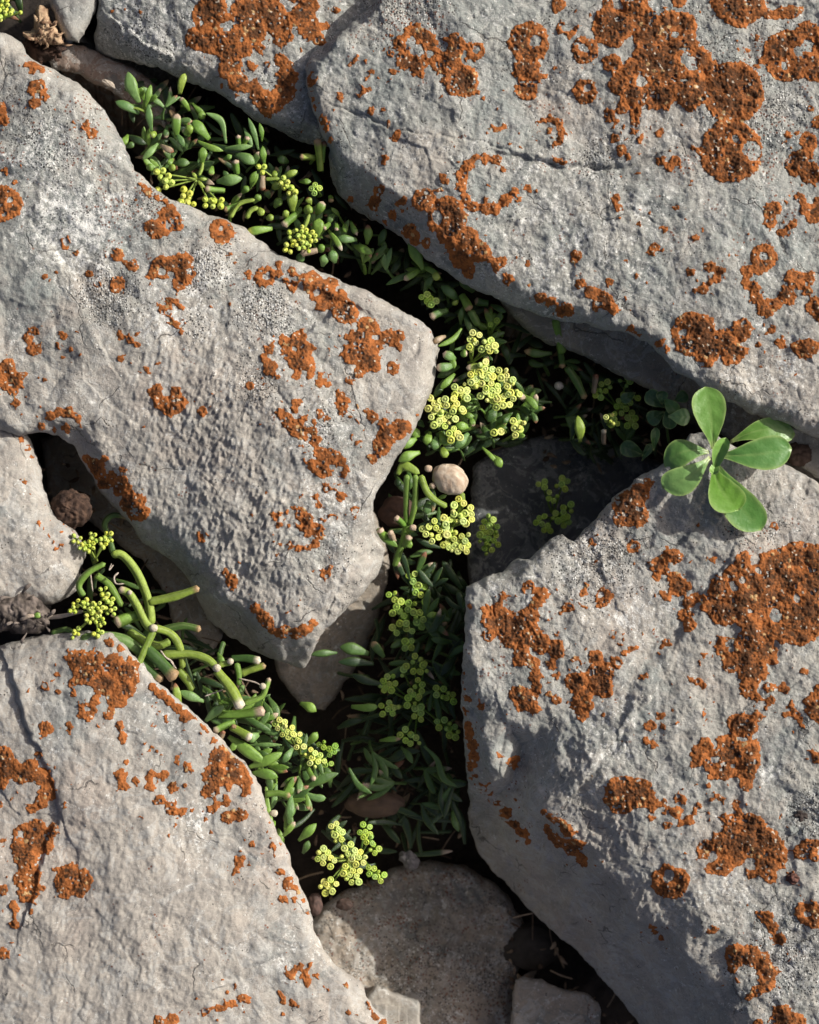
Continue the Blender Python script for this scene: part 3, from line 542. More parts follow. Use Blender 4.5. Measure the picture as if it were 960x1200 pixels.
L7 = """735,592,16 748,578,12 747,603,13 730,607,10 759,566,7 742,642,9 h741,640,2 694,633,4 691,640,3 698,638,3 707,700,10 h704,698,3 702,708,5 687,685,5 685,695,5 685,710,4 662,712,6 668,714,5 656,718,3 620,690,9 h618,694,3 635,697,9 627,707,8 590,698,5 586,707,5 582,727,16 597,737,16 610,732,11 620,723,11 571,745,8 600,748,12 615,748,11 625,740,8 h605,712,6 586,716,8
635,755,10 650,760,10 656,766,6 612,770,10 625,777,8 603,776,5 645,777,8 h638,770,5 627,792,9 652,790,5 607,815,10 617,820,13 625,830,8 628,804,8 642,813,5 652,820,6 697,770,9 720,775,8 h721,774,2 702,790,15 675,800,12 665,798,5 705,805,12 680,822,10 682,837,9 690,828,7 672,828,4 688,812,9 717,742,5 h717,742,2 730,765,4 738,760,5 745,758,4 750,792,4 755,789,4 672,772,4 677,775,3 564,830,6 552,710,4 565,714,4 572,710,3
787,653,10 772,662,10 767,677,6 790,677,9 795,687,10 805,687,6 780,697,8 779,669,6 h777,688,4 h787,664,3 795,650,4 834,656,5 905,617,6 h905,616,1.5 807,705,9 815,700,7 800,720,8 807,732,8 809,720,4
870,657,11 860,675,14 845,692,15 835,707,14 847,715,16 865,705,18 880,685,19 895,662,15 915,660,17 935,652,16 952,655,16 966,665,17 900,687,20 925,687,22 950,687,22 895,710,20 915,730,20 935,735,19 952,725,18 940,710,18 h907,721,7 h857,687,4 h887,667,4 h867,679,3 h882,655,5 h932,700,3 h860,736,5
870,730,13 880,745,15 895,740,13 849,757,12 857,775,13 872,762,18 892,762,14 880,785,15 875,805,11 902,772,8 h853,752,4 h855,760,3 900,804,8 h899,803,2 916,805,7 887,817,6 899,820,6 884,837,7
865,847,13 875,852,10 850,872,12 825,870,8 817,880,10 813,893,7 828,893,9 840,887,12 857,880,14 875,877,12 876,892,12 852,897,13 845,903,10 872,905,10 871,918,8 831,909,5 828,919,4 h835,888,4 h858,896,3 816,798,6 822,804,5 809,795,4 772,838,6 761,850,8 764,872,6 756,868,4 775,850,4 822,767,4 816,774,3 781,753,6 776,758,4 939,785,5 822,836,3
950,825,12 961,832,13 925,825,6 927,835,7 916,835,5 937,848,4 934,842,4 h935,826,4 957,807,7 952,885,8 946,878,4 730,930,20 747,928,16 725,938,14 764,942,8 775,939,5 756,935,9 762,956,5 777,966,5 783,965,4 795,934,7 h794,932,2 791,950,8 783,947,6 796,962,5 806,959,7 812,949,5 817,943,5 831,936,4 840,932,5 846,934,4
860,940,6 862,950,7 849,955,7 858,962,8 h854,948,3 857,973,14 879,971,18 847,987,14 827,993,10 820,998,6 831,1016,7 845,1012,12 868,992,20 889,985,19 905,993,14 912,1003,8 895,1008,14 901,1026,8 879,1021,7 889,1020,6 h877,1011,6 h832,1002,4 785,1033,19 h784,1025,5 h780,1030,4
941,992,11 951,987,8 932,997,7 949,1001,6 945,1066,14 935,1062,8 951,1077,9 h943,1067,2 897,1074,9 903,1085,8 913,1099,8 905,1097,5 889,1072,5 835,1087,6 829,1089,4 862,1118,12 878,1118,12 890,1125,11 899,1137,11 895,1150,10 886,1158,9 877,1166,6 858,1133,7 h872,1140,8 h880,1148,5 864,1145,5 916,1189,13 927,1195,13 906,1197,8 887,1198,6 922,1210,15
767,1092,5 772,1101,4 779,1109,5 605,898,8 607,907,5 598,896,4 586,887,4 555,877,8 557,892,8 554,905,7 559,918,4 566,927,3.5 572,931,3 575,927,2.5 580,942,3 587,955,4.5 597,967,8 607,980,8 618,990,8 624,1001,5 640,958,6 648,962,7 658,968,9 667,977,9 645,980,7 h652,975,3 660,995,9 652,988,7 675,1000,11 685,1014,8 688,1022,5 682,993,6 545,838,5 549,855,7 551,866,7 546,820,4 545,808,3 544,790,3 980,760,18 990,900,20"""
def lichens(rock, text, seed):
    cs = parse(text); st = 0.9
    rq = random.Random(seed); src = [q for q in cs if q[3] > 0]
    for _ in range(int(len(src) * 3.2)):
        q = rq.choice(src); a = rq.uniform(0, 6.28); d = q[2] + abs(rq.gauss(0, 15)) + 2
        cs.append((q[0] + d * math.cos(a), q[1] + d * math.sin(a), rq.choice([0.7, 0.9, 1.1, 1.4, 1.8, 2.4]), 1))
    xs = np.arange(-66, 1026, st); ys = np.arange(-66, 1266, st)
    c = np.array([q[:3] for q in cs if q[3] > 0])
    x0, x1 = c[:, 0].min() - 32, c[:, 0].max() + 32; y0, y1 = c[:, 1].min() - 32, c[:, 1].max() + 32
    xs = xs[(xs > x0) & (xs < x1)]; ys = ys[(ys > y0) & (ys < y1)]
    X, Y = np.meshgrid(xs, ys)
    wx = X + 2.8 * fbm(X, Y, 14, 2, seed) + 1.5 * perlin(X / 3.6, Y / 3.6, seed + 5)
    wy = Y + 2.8 * fbm(X, Y, 14, 2, seed + 3) + 1.5 * perlin(X / 3.6, Y / 3.6, seed + 6)
    F = np.full(X.shape, -99.0); AN = np.zeros(X.shape); RR = np.zeros(X.shape)
    for sg in (1, -1):
        for cx, cy, r, s2 in cs:
            if s2 != sg: continue
            m = r + 8
            j0, j1 = np.searchsorted(xs, [cx - m, cx + m]); i0, i1 = np.searchsorted(ys, [cy - m, cy + m])
            if i1 <= i0 or j1 <= j0: continue
            sl_ = (slice(i0, i1), slice(j0, j1))
            d = np.hypot(wx[sl_] - cx, wy[sl_] - cy)
            if sg > 0:
                an_ = np.arctan2(Y[sl_] - cy, X[sl_] - cx)
                v = r * (1.10 if r > 9 else 1.0) + (1.3 if r > 9 else 0.5) - d
                if r > 7: v = v + 1.1 * perlin(an_ * r / 2.4 + cx, d / 9.0, seed + 60)
                mm = v > F[sl_]; F[sl_] = np.where(mm, v, F[sl_]); AN[sl_] = np.where(mm, an_ * r / 2.0 + cx, AN[sl_]); RR[sl_] = np.where(mm, d, RR[sl_])
            else:
                F[sl_] = np.minimum(F[sl_], d - r * 0.9)
    hol = fbm(X, Y, 8, 3, seed + 11)
    F = np.where(F > 3, F - 9 * sstep(0.74, 0.85, hol) * sstep(4, 8, F), F)
    fine = perlin(X / 2.3, Y / 2.3, seed + 70) + 0.6 * fbm(X, Y, 18, 2, seed + 71)
    F = np.where((F > 1.5) & (fine > 0.98), -1, F)
    big = rock.dist(X, Y)
    ok = (F > 0) & (big > 0.8)
    cell = ok[:-1, :-1] & ok[1:, :-1] & ok[:-1, 1:] & ok[1:, 1:]
    # connected components of cells
    lab = np.zeros(cell.shape, int); nlab = 0; comps = []
    nz = np.argwhere(cell); seen = lab
    Hh, Ww = cell.shape; cl = cell.tolist(); lb = [[0] * Ww for _ in range(Hh)]
    for i, j in nz.tolist():
        if lb[i][j]: continue
        nlab += 1; stack = [(i, j)]; lb[i][j] = nlab; comp = []
        while stack:
            a, b = stack.pop(); comp.append((a, b))
            for p, q in ((a + 1, b), (a - 1, b), (a, b + 1), (a, b - 1)):
                if 0 <= p < Hh and 0 <= q < Ww and cl[p][q] and not lb[p][q]:
                    lb[p][q] = nlab; stack.append((p, q))
        comps.append(comp)
    use = np.zeros(ok.shape, bool)
    use[:-1, :-1] |= cell; use[1:, :-1] |= cell; use[:-1, 1:] |= cell; use[1:, 1:] |= cell
    cnt = np.zeros(ok.shape, int)
    cnt[:-1, :-1] += cell; cnt[1:, :-1] += cell; cnt[:-1, 1:] += cell; cnt[1:, 1:] += cell
    x = X[use]; y = Y[use]; f = np.maximum(F[use], 0); bdy = (cnt[use] < 4)
    z = rock.height(x, y)
    f1, f2, cid = worley(x + 0.6 * fbm(x, y, 6, 2, 5), y, 3.7, seed + 20); k1, k2, kid = worley(x, y, 2.1, seed + 25)
    g1, g2, gid = worley(x, y, 7.5, seed + 21)
    bump = 1.25 * (1 - np.minimum(f1, 1) ** 2 * 1.5) * (0.35 + 0.9 * cid) + 0.5 * (1 - g1) + 0.5 * kid
    rim_ = sstep(7.5, 2.0, f); st_ = perlin(AN[use], RR[use] / 7.0, seed + 62)
    bump = bump * (1 - 0.6 * rim_) + rim_ * 1.1 * st_
    h = 0.2 + 0.45 * sstep(0, 4, f) + bump * sstep(0, 1.5, f) + 0.7 * fbm(x, y, 12, 2, seed + 8)
    h = np.where(bdy, -0.7, np.maximum(h, 0.15))
    V = rock.Wr(x, y, z + h)
    inn = sstep(3.0, 11.0, f)
    age = fbm(x, y, 22, 2, seed + 30)
    t = np.clip(0.08 + 0.62 * inn + 0.45 * age + (0.45 * (cid - 0.5) + 0.7 * (kid - 0.5)) * (1 - 0.5 * rim_) + 0.45 * sstep(0.22, 0.02, f2 - f1) * (1 - rim_) - 0.30 * rim_ * st_, 0, 1)[:, None]
    bright = np.array([0.355, 0.122, 0.036]); dk = np.array([0.085, 0.038, 0.018])
    C = bright * (1 - t) + dk * t
    C = np.where((cid > 0.975)[:, None] & (gid > 0.35)[:, None], np.array([0.42, 0.27, 0.13]), C)
    hol = hol[use]; C = np.where(((kid > 0.955) & (hol > 0.05) & (f > 2.5))[:, None], np.array([0.52, 0.45, 0.36]), C)
    C = np.where(((cid < 0.06) & (inn > 0.3))[:, None], np.array([0.06, 0.03, 0.015]), C)
    C = C * (0.85 + 0.3 * gid)[:, None]
    idx = -np.ones(ok.shape, int); idx[use] = np.arange(use.sum())
    small = []
    for comp in comps:
        if len(comp) < 55: small += comp; continue
        one(rock, comp, idx, V, C, 'lichen_patch')
    if small:
        tag(one(rock, small, idx, V, C, 'lichen_specks'), kind='stuff')
    return len(comps)
def one(rock, comp, idx, V, C, name):
    c = np.array(comp)
    a = idx[c[:, 0], c[:, 1]]; b = idx[c[:, 0], c[:, 1] + 1]; e = idx[c[:, 0] + 1, c[:, 1] + 1]; f = idx[c[:, 0] + 1, c[:, 1]]
    F = np.stack([a, f, e, b], -1)
    u, inv = np.unique(F, return_inverse=True)
    return mesh_from(name, V[u], inv.reshape(F.shape), M_LICH, rock.o, col=C[u], smooth=False)
for rk, tx, sd in ((R1, L1, 101), (R2, L2, 102), (R4, L4, 104), (R5, L5, 105), (R6, L6, 106), (R7, L7, 107)):
    lichens(rk, tx, sd)

# ------------------------------------------------------------------ plants
def catmull(P, n):
    P = np.array(P, float)
    if len(P) == 2:
        t = np.linspace(0, 1, n)[:, None]; return P[0] * (1 - t) + P[1] * t
    Q = np.vstack([2 * P[0] - P[1], P, 2 * P[-1] - P[-2]])
    out = []
    segs = len(P) - 1
    for u in np.linspace(0, segs, n):
        i = min(int(u), segs - 1); t = u - i
        a, b, c, d = Q[i], Q[i + 1], Q[i + 2], Q[i + 3]
        out.append(0.5 * ((2 * b) + (-a + c) * t + (2 * a - 5 * b + 4 * c - d) * t * t + (-a + 3 * b - 3 * c + d) * t ** 3))
    return np.array(out)
rs = random.Random(5)
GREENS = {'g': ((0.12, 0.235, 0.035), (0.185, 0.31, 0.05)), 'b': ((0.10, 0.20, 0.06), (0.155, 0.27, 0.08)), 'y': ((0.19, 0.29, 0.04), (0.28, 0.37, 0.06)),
          'd': ((0.018, 0.042, 0.014), (0.028, 0.062, 0.020)), 't': ((0.30, 0.22, 0.14), (0.42, 0.33, 0.24)), 'm': ((0.055, 0.12, 0.028), (0.085, 0.16, 0.038))}  # 'd' paints leaves deep in the clefts near-black, shade put into the green
TIPC = {'p': (0.50, 0.38, 0.28), 'w': (0.62, 0.55, 0.42), 'r': (0.25, 0.11, 0.06), 'y': (0.45, 0.48, 0.08), 't': (0.36, 0.24, 0.13)}
def tube(P, width, kind, colr, tip=None, thick=0.62, grooves=0.0, nseg=12, base=None):
    """a fleshy leaf, stub, stem or bud along points P (px, py, z); returns V, F, C"""
    L = sum(math.dist(P[i], P[i + 1]) for i in range(len(P) - 1))
    n = int(max(9, min(34, L / 2.2)))
    C3 = catmull(P, n); t = np.linspace(0, 1, n)
    if kind == 'leaf': w_ = np.interp(t, [0, .12, .35, .55, .75, .9, .97, 1], [.34, .45, .82, 1, .84, .48, .2, .02])
    elif kind == 'blunt': w_ = np.interp(t, [0, .15, .4, .65, .85, .95, 1], [.42, .55, .88, 1, .78, .5, .05])
    elif kind == 'bud': w_ = np.sqrt(np.clip(1 - (2 * t - 1) ** 2, 0, 1)) * np.interp(t, [0, 1], [0.9, 1.05]) + 0.03
    elif kind == 'stub': w_ = np.interp(t, [0, .3, .85, .93, .97, 1], [.8, .9, 1.0, 1.06, .9, .02])
    else: w_ = np.interp(t, [0, .04, .3, .5, .72, .96, 1], [.55, 1.02, .95, 1.0, .88, .84, .05])
    w_ = w_ * (1 + 0.05 * np.sin(t * 9 + rs.random() * 6))
    T = np.gradient(C3, axis=0); T /= np.linalg.norm(T, axis=1)[:, None] + 1e-9
    up = np.array([0.15 * rs.uniform(-1, 1), 0.15 * rs.uniform(-1, 1), 1.0])
    if abs(T[:, 2]).mean() > 0.8: up = np.array([0.2, 1.0, 0.1])
    Sd = np.cross(T, up); Sd /= np.linalg.norm(Sd, axis=1)[:, None] + 1e-9
    Up = np.cross(Sd, T)
    an = np.linspace(0, 2 * np.pi, nseg, endpoint=False)
    rr = 1 - grooves * 0.5 * (1 - np.cos(an * 5 + 0.7))
    if kind in ('leaf', 'blunt'): width *= 0.90
    if kind in ('stem', 'stub'): width *= 0.88
    a = width / 2; b = a * thick
    V = []; C = []
    c0, c1 = [np.array(q) for q in GREENS[colr]]
    mixv = rs.random(); bc = c0 * (1 - mixv) + c1 * mixv
    tc = np.array(TIPC[tip]) if tip else None
    ht = 1.0
    for k in range(n):
        ring = C3[k] + (np.cos(an) * rr * a * w_[k])[:, None] * Sd[k] + (np.sin(an) * rr * b * w_[k] * (1 if kind != 'leaf' else 1))[:, None] * Up[k]
        if kind in ('leaf', 'blunt'):      # shallow channel along the top
            ring = ring - (np.exp(-((an - np.pi / 2) / 0.45) ** 2) * b * 0.28 * w_[k])[:, None] * Up[k] * np.sign(Up[k][2] if abs(Up[k][2]) > .1 else 1)
        V.append(ring)
        q = 0.9 + 0.2 * np.sin(an * 3 + 2)[:, None]
        col = np.tile(bc, (nseg, 1)) * (q if kind in ('stem', 'stub') else 1.0)
        edge = (np.abs(np.cos(an)) ** 6)[:, None]
        if kind in ('leaf', 'blunt'): col = col * (1 - 0.3 * edge) + 0.3 * edge * np.array([0.22, 0.30, 0.06])
        if kind == 'stem': col = col * (1 - 0.25 * (np.cos(an * 5)[:, None] > .3)) + 0.25 * (np.cos(an * 5)[:, None] > .3) * np.array([0.30, 0.36, 0.14])
        if tc is not None:
            lim = 0.90 if kind == 'stem' else (0.82 if kind == 'stub' else 0.8)
            f = float(sstep(lim - 0.08, lim + 0.06, np.array(t[k])))
            col = col * (1 - f) + tc * f * rs.uniform(0.8, 1.1)
        if base is not None:
            f = float(1 - sstep(0.0, 0.16, np.array(t[k]))); col = col * (1 - f) + np.array(TIPC[base]) * f
        C.append(col)
    V = np.concatenate(V); C = np.concatenate(C)
    F = []
    for k in range(n - 1):
        for i in range(nseg):
            j = (i + 1) % nseg
            F.append((k * nseg + i, k * nseg + j, (k + 1) * nseg + j, (k + 1) * nseg + i))
    nv = len(V)
    V = np.vstack([V, C3[0], C3[-1]]); C = np.vstack([C, C[0], C[nv - 1]])
    for i in range(nseg):
        j = (i + 1) % nseg
        F.append((j, i, nv, nv)); F.append(((n - 1) * nseg + i, (n - 1) * nseg + j, nv + 1, nv + 1))
    return V, np.array(F), C
def pxobj(name, V, F, C, mat, root):
    """V in (px, py, z): placed where it is seen"""
    o = mesh_from(name, W(V[:, 0], V[:, 1], V[:, 2]), F[:, ::-1] if False else F, mat, col=C)
    if root is not None: attach(o, root)
    return o
class Plant:
    def __init__(s, px, py, z, label, name='sea_fennel', cat='plant', group='sea fennel plants in the clefts'):
        s.root = tag(empty(name, px, py, z), label, cat, group); s.z = z
    def leaf(s, pts, w_, z0, z1=None, kind='leaf', c='g', tip=None, thick=0.62, arch=3, base=None, name='leaf'):
        z1 = z0 if z1 is None else z1; m = len(pts); P = []
        for i, (x, y) in enumerate(pts):
            f = i / (m - 1); P.append((x, y, z0 + (z1 - z0) * f))
        if m == 2:
            (xa, ya, za), (xb, yb, zb) = P
            nx, ny = -(yb - ya), xb - xa; q = rs.uniform(-0.06, 0.06)
            P = [P[0], ((xa + xb) / 2 + nx * q, (ya + yb) / 2 + ny * q, (za + zb) / 2 + arch), P[1]]
        V, F, C = tube(P, w_, kind, c, tip, thick, 0.24 if kind in ('stem', 'stub') else 0.0, base=base)
        return pxobj(name, V, F, C, M_STEM if kind in ('stem', 'stub') else M_LEAF, s.root)
    def stem(s, pts, w_, z0, z1=None, c='g', tip=None, base=None, arch=0):
        return s.leaf(pts, w_, z0, z1, 'stem', c, tip, 0.95, arch, base, 'stem')
    def stub(s, pts, w_, z0, z1=None, c='g', tip='p', base=None):
        return s.leaf(pts, w_, z0, z1, 'stub', c, tip, 0.9, 0, base, 'stem')
    def node(s, x, y, z, r, tip='w'):
        V, F, C = tube([(x - r, y, z), (x, y - r * .2, z + r * .3), (x + r, y, z)], r * 1.9, 'bud', 't', tip, 0.9)
        C[:] = np.array(TIPC[tip]) * np.random.RandomState(int(x)).uniform(0.75, 1.1, (len(C), 1))
        return pxobj('stem_node', V, F, C, M_DRY, s.root)
    def umbel(s, hub, heads, fr=4.6, tone='y', stalk=None):
        """hub (x, y, z); heads: list of (x, y, r[, z])"""
        hx, hy, hz = hub
        um = bpy.data.objects.new('umbel', None)
        # the stalk mesh is the umbel itself; flower clusters are its sub-parts
        Vs, Fs, Cs = [], [], []; off = 0
        def add(V, F, C):
            nonlocal off
            Vs.append(V); Fs.append(F + off); Cs.append(C); off += len(V)
        bottom = stalk or (hx + rs.uniform(-6, 6), hy + rs.uniform(-2, 8), hz - 60)
        add(*tube([bottom, ((bottom[0] + hx) / 2 + 2, (bottom[1] + hy) / 2, (bottom[2] + hz) / 2), (hx, hy, hz)], 5.0, 'stem', 'y' if tone in 'yu' else 'g', None, 0.95, 0.1, 8))
        hs = []
        for hd in heads:
            x, y, r = hd[:3]; z = hd[3] if len(hd) > 3 else hz + 16 + rs.uniform(-4, 4)
            hs.append((x, y, r, z))
            add(*tube([(hx, hy, hz - 1), ((hx + x) / 2, (hy + y) / 2, hz + (z - hz) * 0.35), (x, y, z - 5)], 2.6, 'stem', 'y' if tone in 'yu' else 'g', None, 0.95, 0.0, 7))
        um = pxobj('umbel', np.concatenate(Vs), np.concatenate(Fs), np.concatenate(Cs), M_STEM, s.root)
        for (x, y, r, z) in hs:
            cluster(x, y, z, r, fr, tone, um, s.root)
        return um
# one floret: a small barrel with a sunken ring and a raised middle, as a lathe profile
FPROF = [(0.25, -1.7), (0.62, -1.2), (0.92, -0.5), (1.0, 0.0), (0.97, 0.28), (0.80, 0.42), (0.60, 0.25), (0.44, 0.22), (0.28, 0.42), (0.0, 0.5)]
FLUM = [0.75, 0.85, 0.95, 1.0, 1.1, 1.08, 0.68, 0.66, 0.88, 0.95]
def cluster(x, y, z, r, fr, tone, um, root):
    rr = random.Random(int(x * 31 + y * 17))
    pts = []; tries = 0; R = max(r - fr * 0.45, 1.0)
    want = max(5, int(1.35 * (r / fr) ** 2 + 3))
    while len(pts) < want and tries < 1500:
        tries += 1
        a = rr.uniform(0, 2 * math.pi); d = R * math.sqrt(rr.random()); p = (x + d * math.cos(a), y + d * math.sin(a))
        if all(math.hypot(p[0] - q[0], p[1] - q[1]) > fr * 1.52 for q in pts): pts.append(p)
    bud = tone == 'u'; ns = 10; an = np.linspace(0, 2 * np.pi, ns, endpoint=False)
    base = np.array({'y': (0.60, 0.65, 0.17), 'g': (0.40, 0.54, 0.10), 'k': (0.24, 0.38, 0.06), 'u': (0.52, 0.58, 0.10)}[tone])  # 'g' and 'k' carry the shade of heads low in the clefts in their colour
    Vs, Fs, Cs = [], [], []; off = 0
    def add(V, F, C):
        nonlocal off
        Vs.append(V); Fs.append(F + off); Cs.append(C); off += len(V)
    for (fx, fy) in pts:
        shut = bud or rr.random() < 0.2; hue = np.array([rr.uniform(.85, 1.1), 1.0, rr.uniform(.7, 1.3)])
        q = fr * (rr.uniform(0.72, 1.0) if bud else rr.uniform(0.5, 0.75) if shut else rr.uniform(0.80, 1.06)); dx, dy = (fx - x), (fy - y); k = 0.5 / max(r, 5)
        tx, ty = dx * k, dy * k
        zz = z + 3.5 - 0.05 * (dx * dx + dy * dy) * 8 / r * .5 + rr.uniform(-1.5, 1.5)
        V = []; C = []
        for (pr, pz), lu in zip(FPROF, FLUM):
            if shut: pz = pz * 1.0 + (1 - pr) * 0.9; lu = 0.8 + 0.1 * pz
            ox = np.cos(an) * pr * q; oy = np.sin(an) * pr * q; pzz = pz * q
            V.append(np.stack([fx + ox + tx * pzz, fy + oy + ty * pzz, zz + pzz - (tx * ox + ty * oy)], -1))
            C.append(np.tile(base * hue * lu * rr.uniform(0.92, 1.05), (ns, 1)))
        V = np.concatenate(V); C = np.concatenate(C); m = len(FPROF)
        F = [(k2 * ns + i, k2 * ns + (i + 1) % ns, (k2 + 1) * ns + (i + 1) % ns, (k2 + 1) * ns + i) for k2 in range(m - 1) for i in range(ns)]
        add(V, np.array(F), C)
        add(*[a_ for a_ in tube([(x, y, z - 6 - r * 0.3), (x + dx * .6, y + dy * .6, z - r * .12 - 2), (fx, fy, zz - q * 1.2)], 1.7, 'stem', 'y' if tone in 'yu' else 'g', None, 0.95, 0, 5)])
    o = mesh_from('floret_cluster', W(np.concatenate(Vs)[:, 0], np.concatenate(Vs)[:, 1], np.concatenate(Vs)[:, 2]), np.concatenate(Fs), M_FLOR, col=np.concatenate(Cs))
    o.parent = um
    return o
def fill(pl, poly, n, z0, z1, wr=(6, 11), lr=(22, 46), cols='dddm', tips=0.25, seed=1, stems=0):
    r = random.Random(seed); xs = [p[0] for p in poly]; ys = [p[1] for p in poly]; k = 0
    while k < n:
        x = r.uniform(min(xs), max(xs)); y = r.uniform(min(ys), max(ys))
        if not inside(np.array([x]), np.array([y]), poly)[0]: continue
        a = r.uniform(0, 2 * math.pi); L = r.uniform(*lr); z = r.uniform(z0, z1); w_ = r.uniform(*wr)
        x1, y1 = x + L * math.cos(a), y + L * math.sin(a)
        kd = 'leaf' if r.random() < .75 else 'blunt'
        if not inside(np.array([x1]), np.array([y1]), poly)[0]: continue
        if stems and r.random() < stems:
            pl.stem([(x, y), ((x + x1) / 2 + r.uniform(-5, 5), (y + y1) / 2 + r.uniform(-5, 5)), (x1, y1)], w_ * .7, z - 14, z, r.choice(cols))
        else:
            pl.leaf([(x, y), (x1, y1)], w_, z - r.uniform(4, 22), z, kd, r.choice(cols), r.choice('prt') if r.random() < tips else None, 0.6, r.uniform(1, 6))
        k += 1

def sprays(pl, poly, n, z0, z1, cols='gmb', seed=1, lr=(14, 27), wr=(6, 10), head=-1.2, spread=1.3, tips=0.25):
    r = random.Random(seed); xs = [p[0] for p in poly]; ys = [p[1] for p in poly]; k = 0; t = 0
    pp = np.array
    while k < n and t < 4000:
        t += 1
        x = r.uniform(min(xs), max(xs)); y = r.uniform(min(ys), max(ys))
        if not inside(pp([x]), pp([y]), poly)[0]: continue
        k += 1; z = r.uniform(z0, z1); h = head + r.uniform(-spread, spread); c = r.choice(cols)
        bx, by = x - 14 * math.cos(h), y - 14 * math.sin(h)
        pl.stem([(bx, by), ((x + bx) / 2 + r.uniform(-2, 2), (y + by) / 2), (x, y)], r.uniform(3.5, 6), z - 26, z - 3, c)
        for q in range(r.choice((3, 4, 4, 5))):
            a = h + r.uniform(-1.3, 1.3); L = r.uniform(*lr); x1, y1 = x + L * math.cos(a), y + L * math.sin(a)
            if sdf(pp([x1]), pp([y1]), poly)[0] < -6: continue
            m_ = (x + L * .5 * math.cos(a + r.uniform(-.25, .25)), y + L * .5 * math.sin(a + r.uniform(-.25, .25)))
            pl.leaf([(x, y), m_, (x1, y1)], r.uniform(*wr), z - 2, z + r.uniform(-6, 10), 'leaf' if r.random() < .8 else 'blunt', c if r.random() < .7 else r.choice(cols), r.choice('prt') if r.random() < tips else None, 0.6)
# ---- plant A: sunlit clump in the upper cleft, left half
A = Plant(225, 200, -80, 'sunlit sea fennel at the upper left end of the cleft with three small flower heads')
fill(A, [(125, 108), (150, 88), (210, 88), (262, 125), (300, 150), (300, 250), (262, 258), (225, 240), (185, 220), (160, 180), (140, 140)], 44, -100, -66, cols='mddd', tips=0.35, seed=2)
sprays(A, [(140, 112), (158, 100), (215, 100), (262, 135), (300, 160), (300, 245), (262, 250), (225, 230), (185, 212), (165, 180), (146, 140)], 13, -56, -42, 'gmbm', 22)
for pts, w_, z, kd, c, tp in [
    ([(163, 120), (150, 84)], 17, -30, 'leaf', 'b', None), ([(170, 126), (177, 99)], 9, -34, 'leaf', 'g', None), ([(163, 133), (135, 119)], 13, -32, 'leaf', 'b', None),
    ([(178, 154), (174, 122)], 10, -30, 'leaf', 'b', None), ([(207, 160), (208, 133)], 13, -24, 'blunt', 'g', 'p'), ([(211, 110), (217, 86)], 11, -34, 'blunt', 'y', None),
    ([(222, 130), (211, 114)], 8, -36, 'blunt', 'g', 'p'), ([(245, 163), (226, 141)], 15, -28, 'blunt', 'g', None), ([(265, 168), (259, 142), (241, 132)], 9, -22, 'leaf', 'b', None),
    ([(231, 165), (262, 177)], 9, -24, 'leaf', 'g', None), ([(263, 174), (296, 171)], 9, -24, 'leaf', 'b', None), ([(276, 181), (299, 192)], 15, -26, 'leaf', 'b', None),
    ([(185, 168), (167, 187)], 10, -26, 'leaf', 'b', None), ([(188, 170), (204, 178)], 9, -28, 'blunt', 't', 'r'), ([(203, 192), (223, 191)], 12, -28, 'leaf', 'm', None),
    ([(207, 156), (216, 172)], 9, -24, 'leaf', 'b', None), ([(220, 158), (223, 146)], 10, -24, 'bud', 'y', None), ([(237, 192), (239, 172)], 12, -26, 'blunt', 'g', None),
    ([(254, 213), (284, 209)], 16, -22, 'leaf', 'b', None), ([(203, 186), (196, 193)], 8, -26, 'leaf', 'g', None), ([(172, 197), (180, 195)], 9, -32, 'bud', 'g', None), ([(198, 197), (206, 196)], 9, -28, 'bud', 'y', None),
    ([(262, 187), (272, 182)], 8, -26, 'leaf', 'g', None), ([(183, 155), (176, 160)], 8, -26, 'bud', 'y', 'p'), ([(196, 148), (195, 162)], 8, -28, 'blunt', 'm', 'p'),
    ([(249, 195), (247, 206)], 9, -28, 'blunt', 'g', 't'), ([(222, 160), (214, 152)], 8, -27, 'blunt', 'g', 'p'), ([(270, 210), (262, 200)], 8, -30, 'leaf', 'm', None),
    ([(150, 158), (142, 170)], 10, -40, 'leaf', 'g', None), ([(148, 172), (158, 168)], 9, -40, 'leaf', 'm', None), ([(286, 150), (296, 172)], 8, -30, 'leaf', 'b', None), ([(237, 140), (236, 130)], 9, -28, 'bud', 'g', None)]:
    A.leaf(pts, w_, z - 6, z, kd, c, tp)
for pts, w_, z, tp in [([(278, 204), (276, 187)], 11, -22, 'p'), ([(263, 223), (240, 221)], 10, -20, 'p'), ([(281, 174), (279, 158)], 8, -24, 'p'), ([(285, 172), (291, 160)], 8, -24, 'p'), ([(279, 240), (262, 246)], 10, -24, 't')]:
    A.stub(pts, w_, z - 8, z, 'g', tp)
A.stem([(150, 128), (160, 127), (172, 132)], 4, -34, -32, 'y'); A.stem([(233, 206), (238, 190)], 6, -24, -24, 'y')
A.stem([(270, 255), (281, 239), (299, 234)], 7, -20, -20, 'y'); A.stem([(289, 256), (294, 247), (303, 243)], 8, -22, -20, 'y')
A.umbel((231, 210, -26), [(188, 203, 7, -16), (196, 212, 9, -14), (188, 222, 5, -18), (217, 230, 10, -14), (222, 237, 8, -15), (246, 238, 9, -14), (256, 236, 8, -14)], 4.4, 'u')
for q in [((231, 210), (243, 210)), ((231, 210), (240, 220)), ((231, 210), (225, 202))]: A.leaf(list(q), 5, -22, -20, 'leaf', 'y')
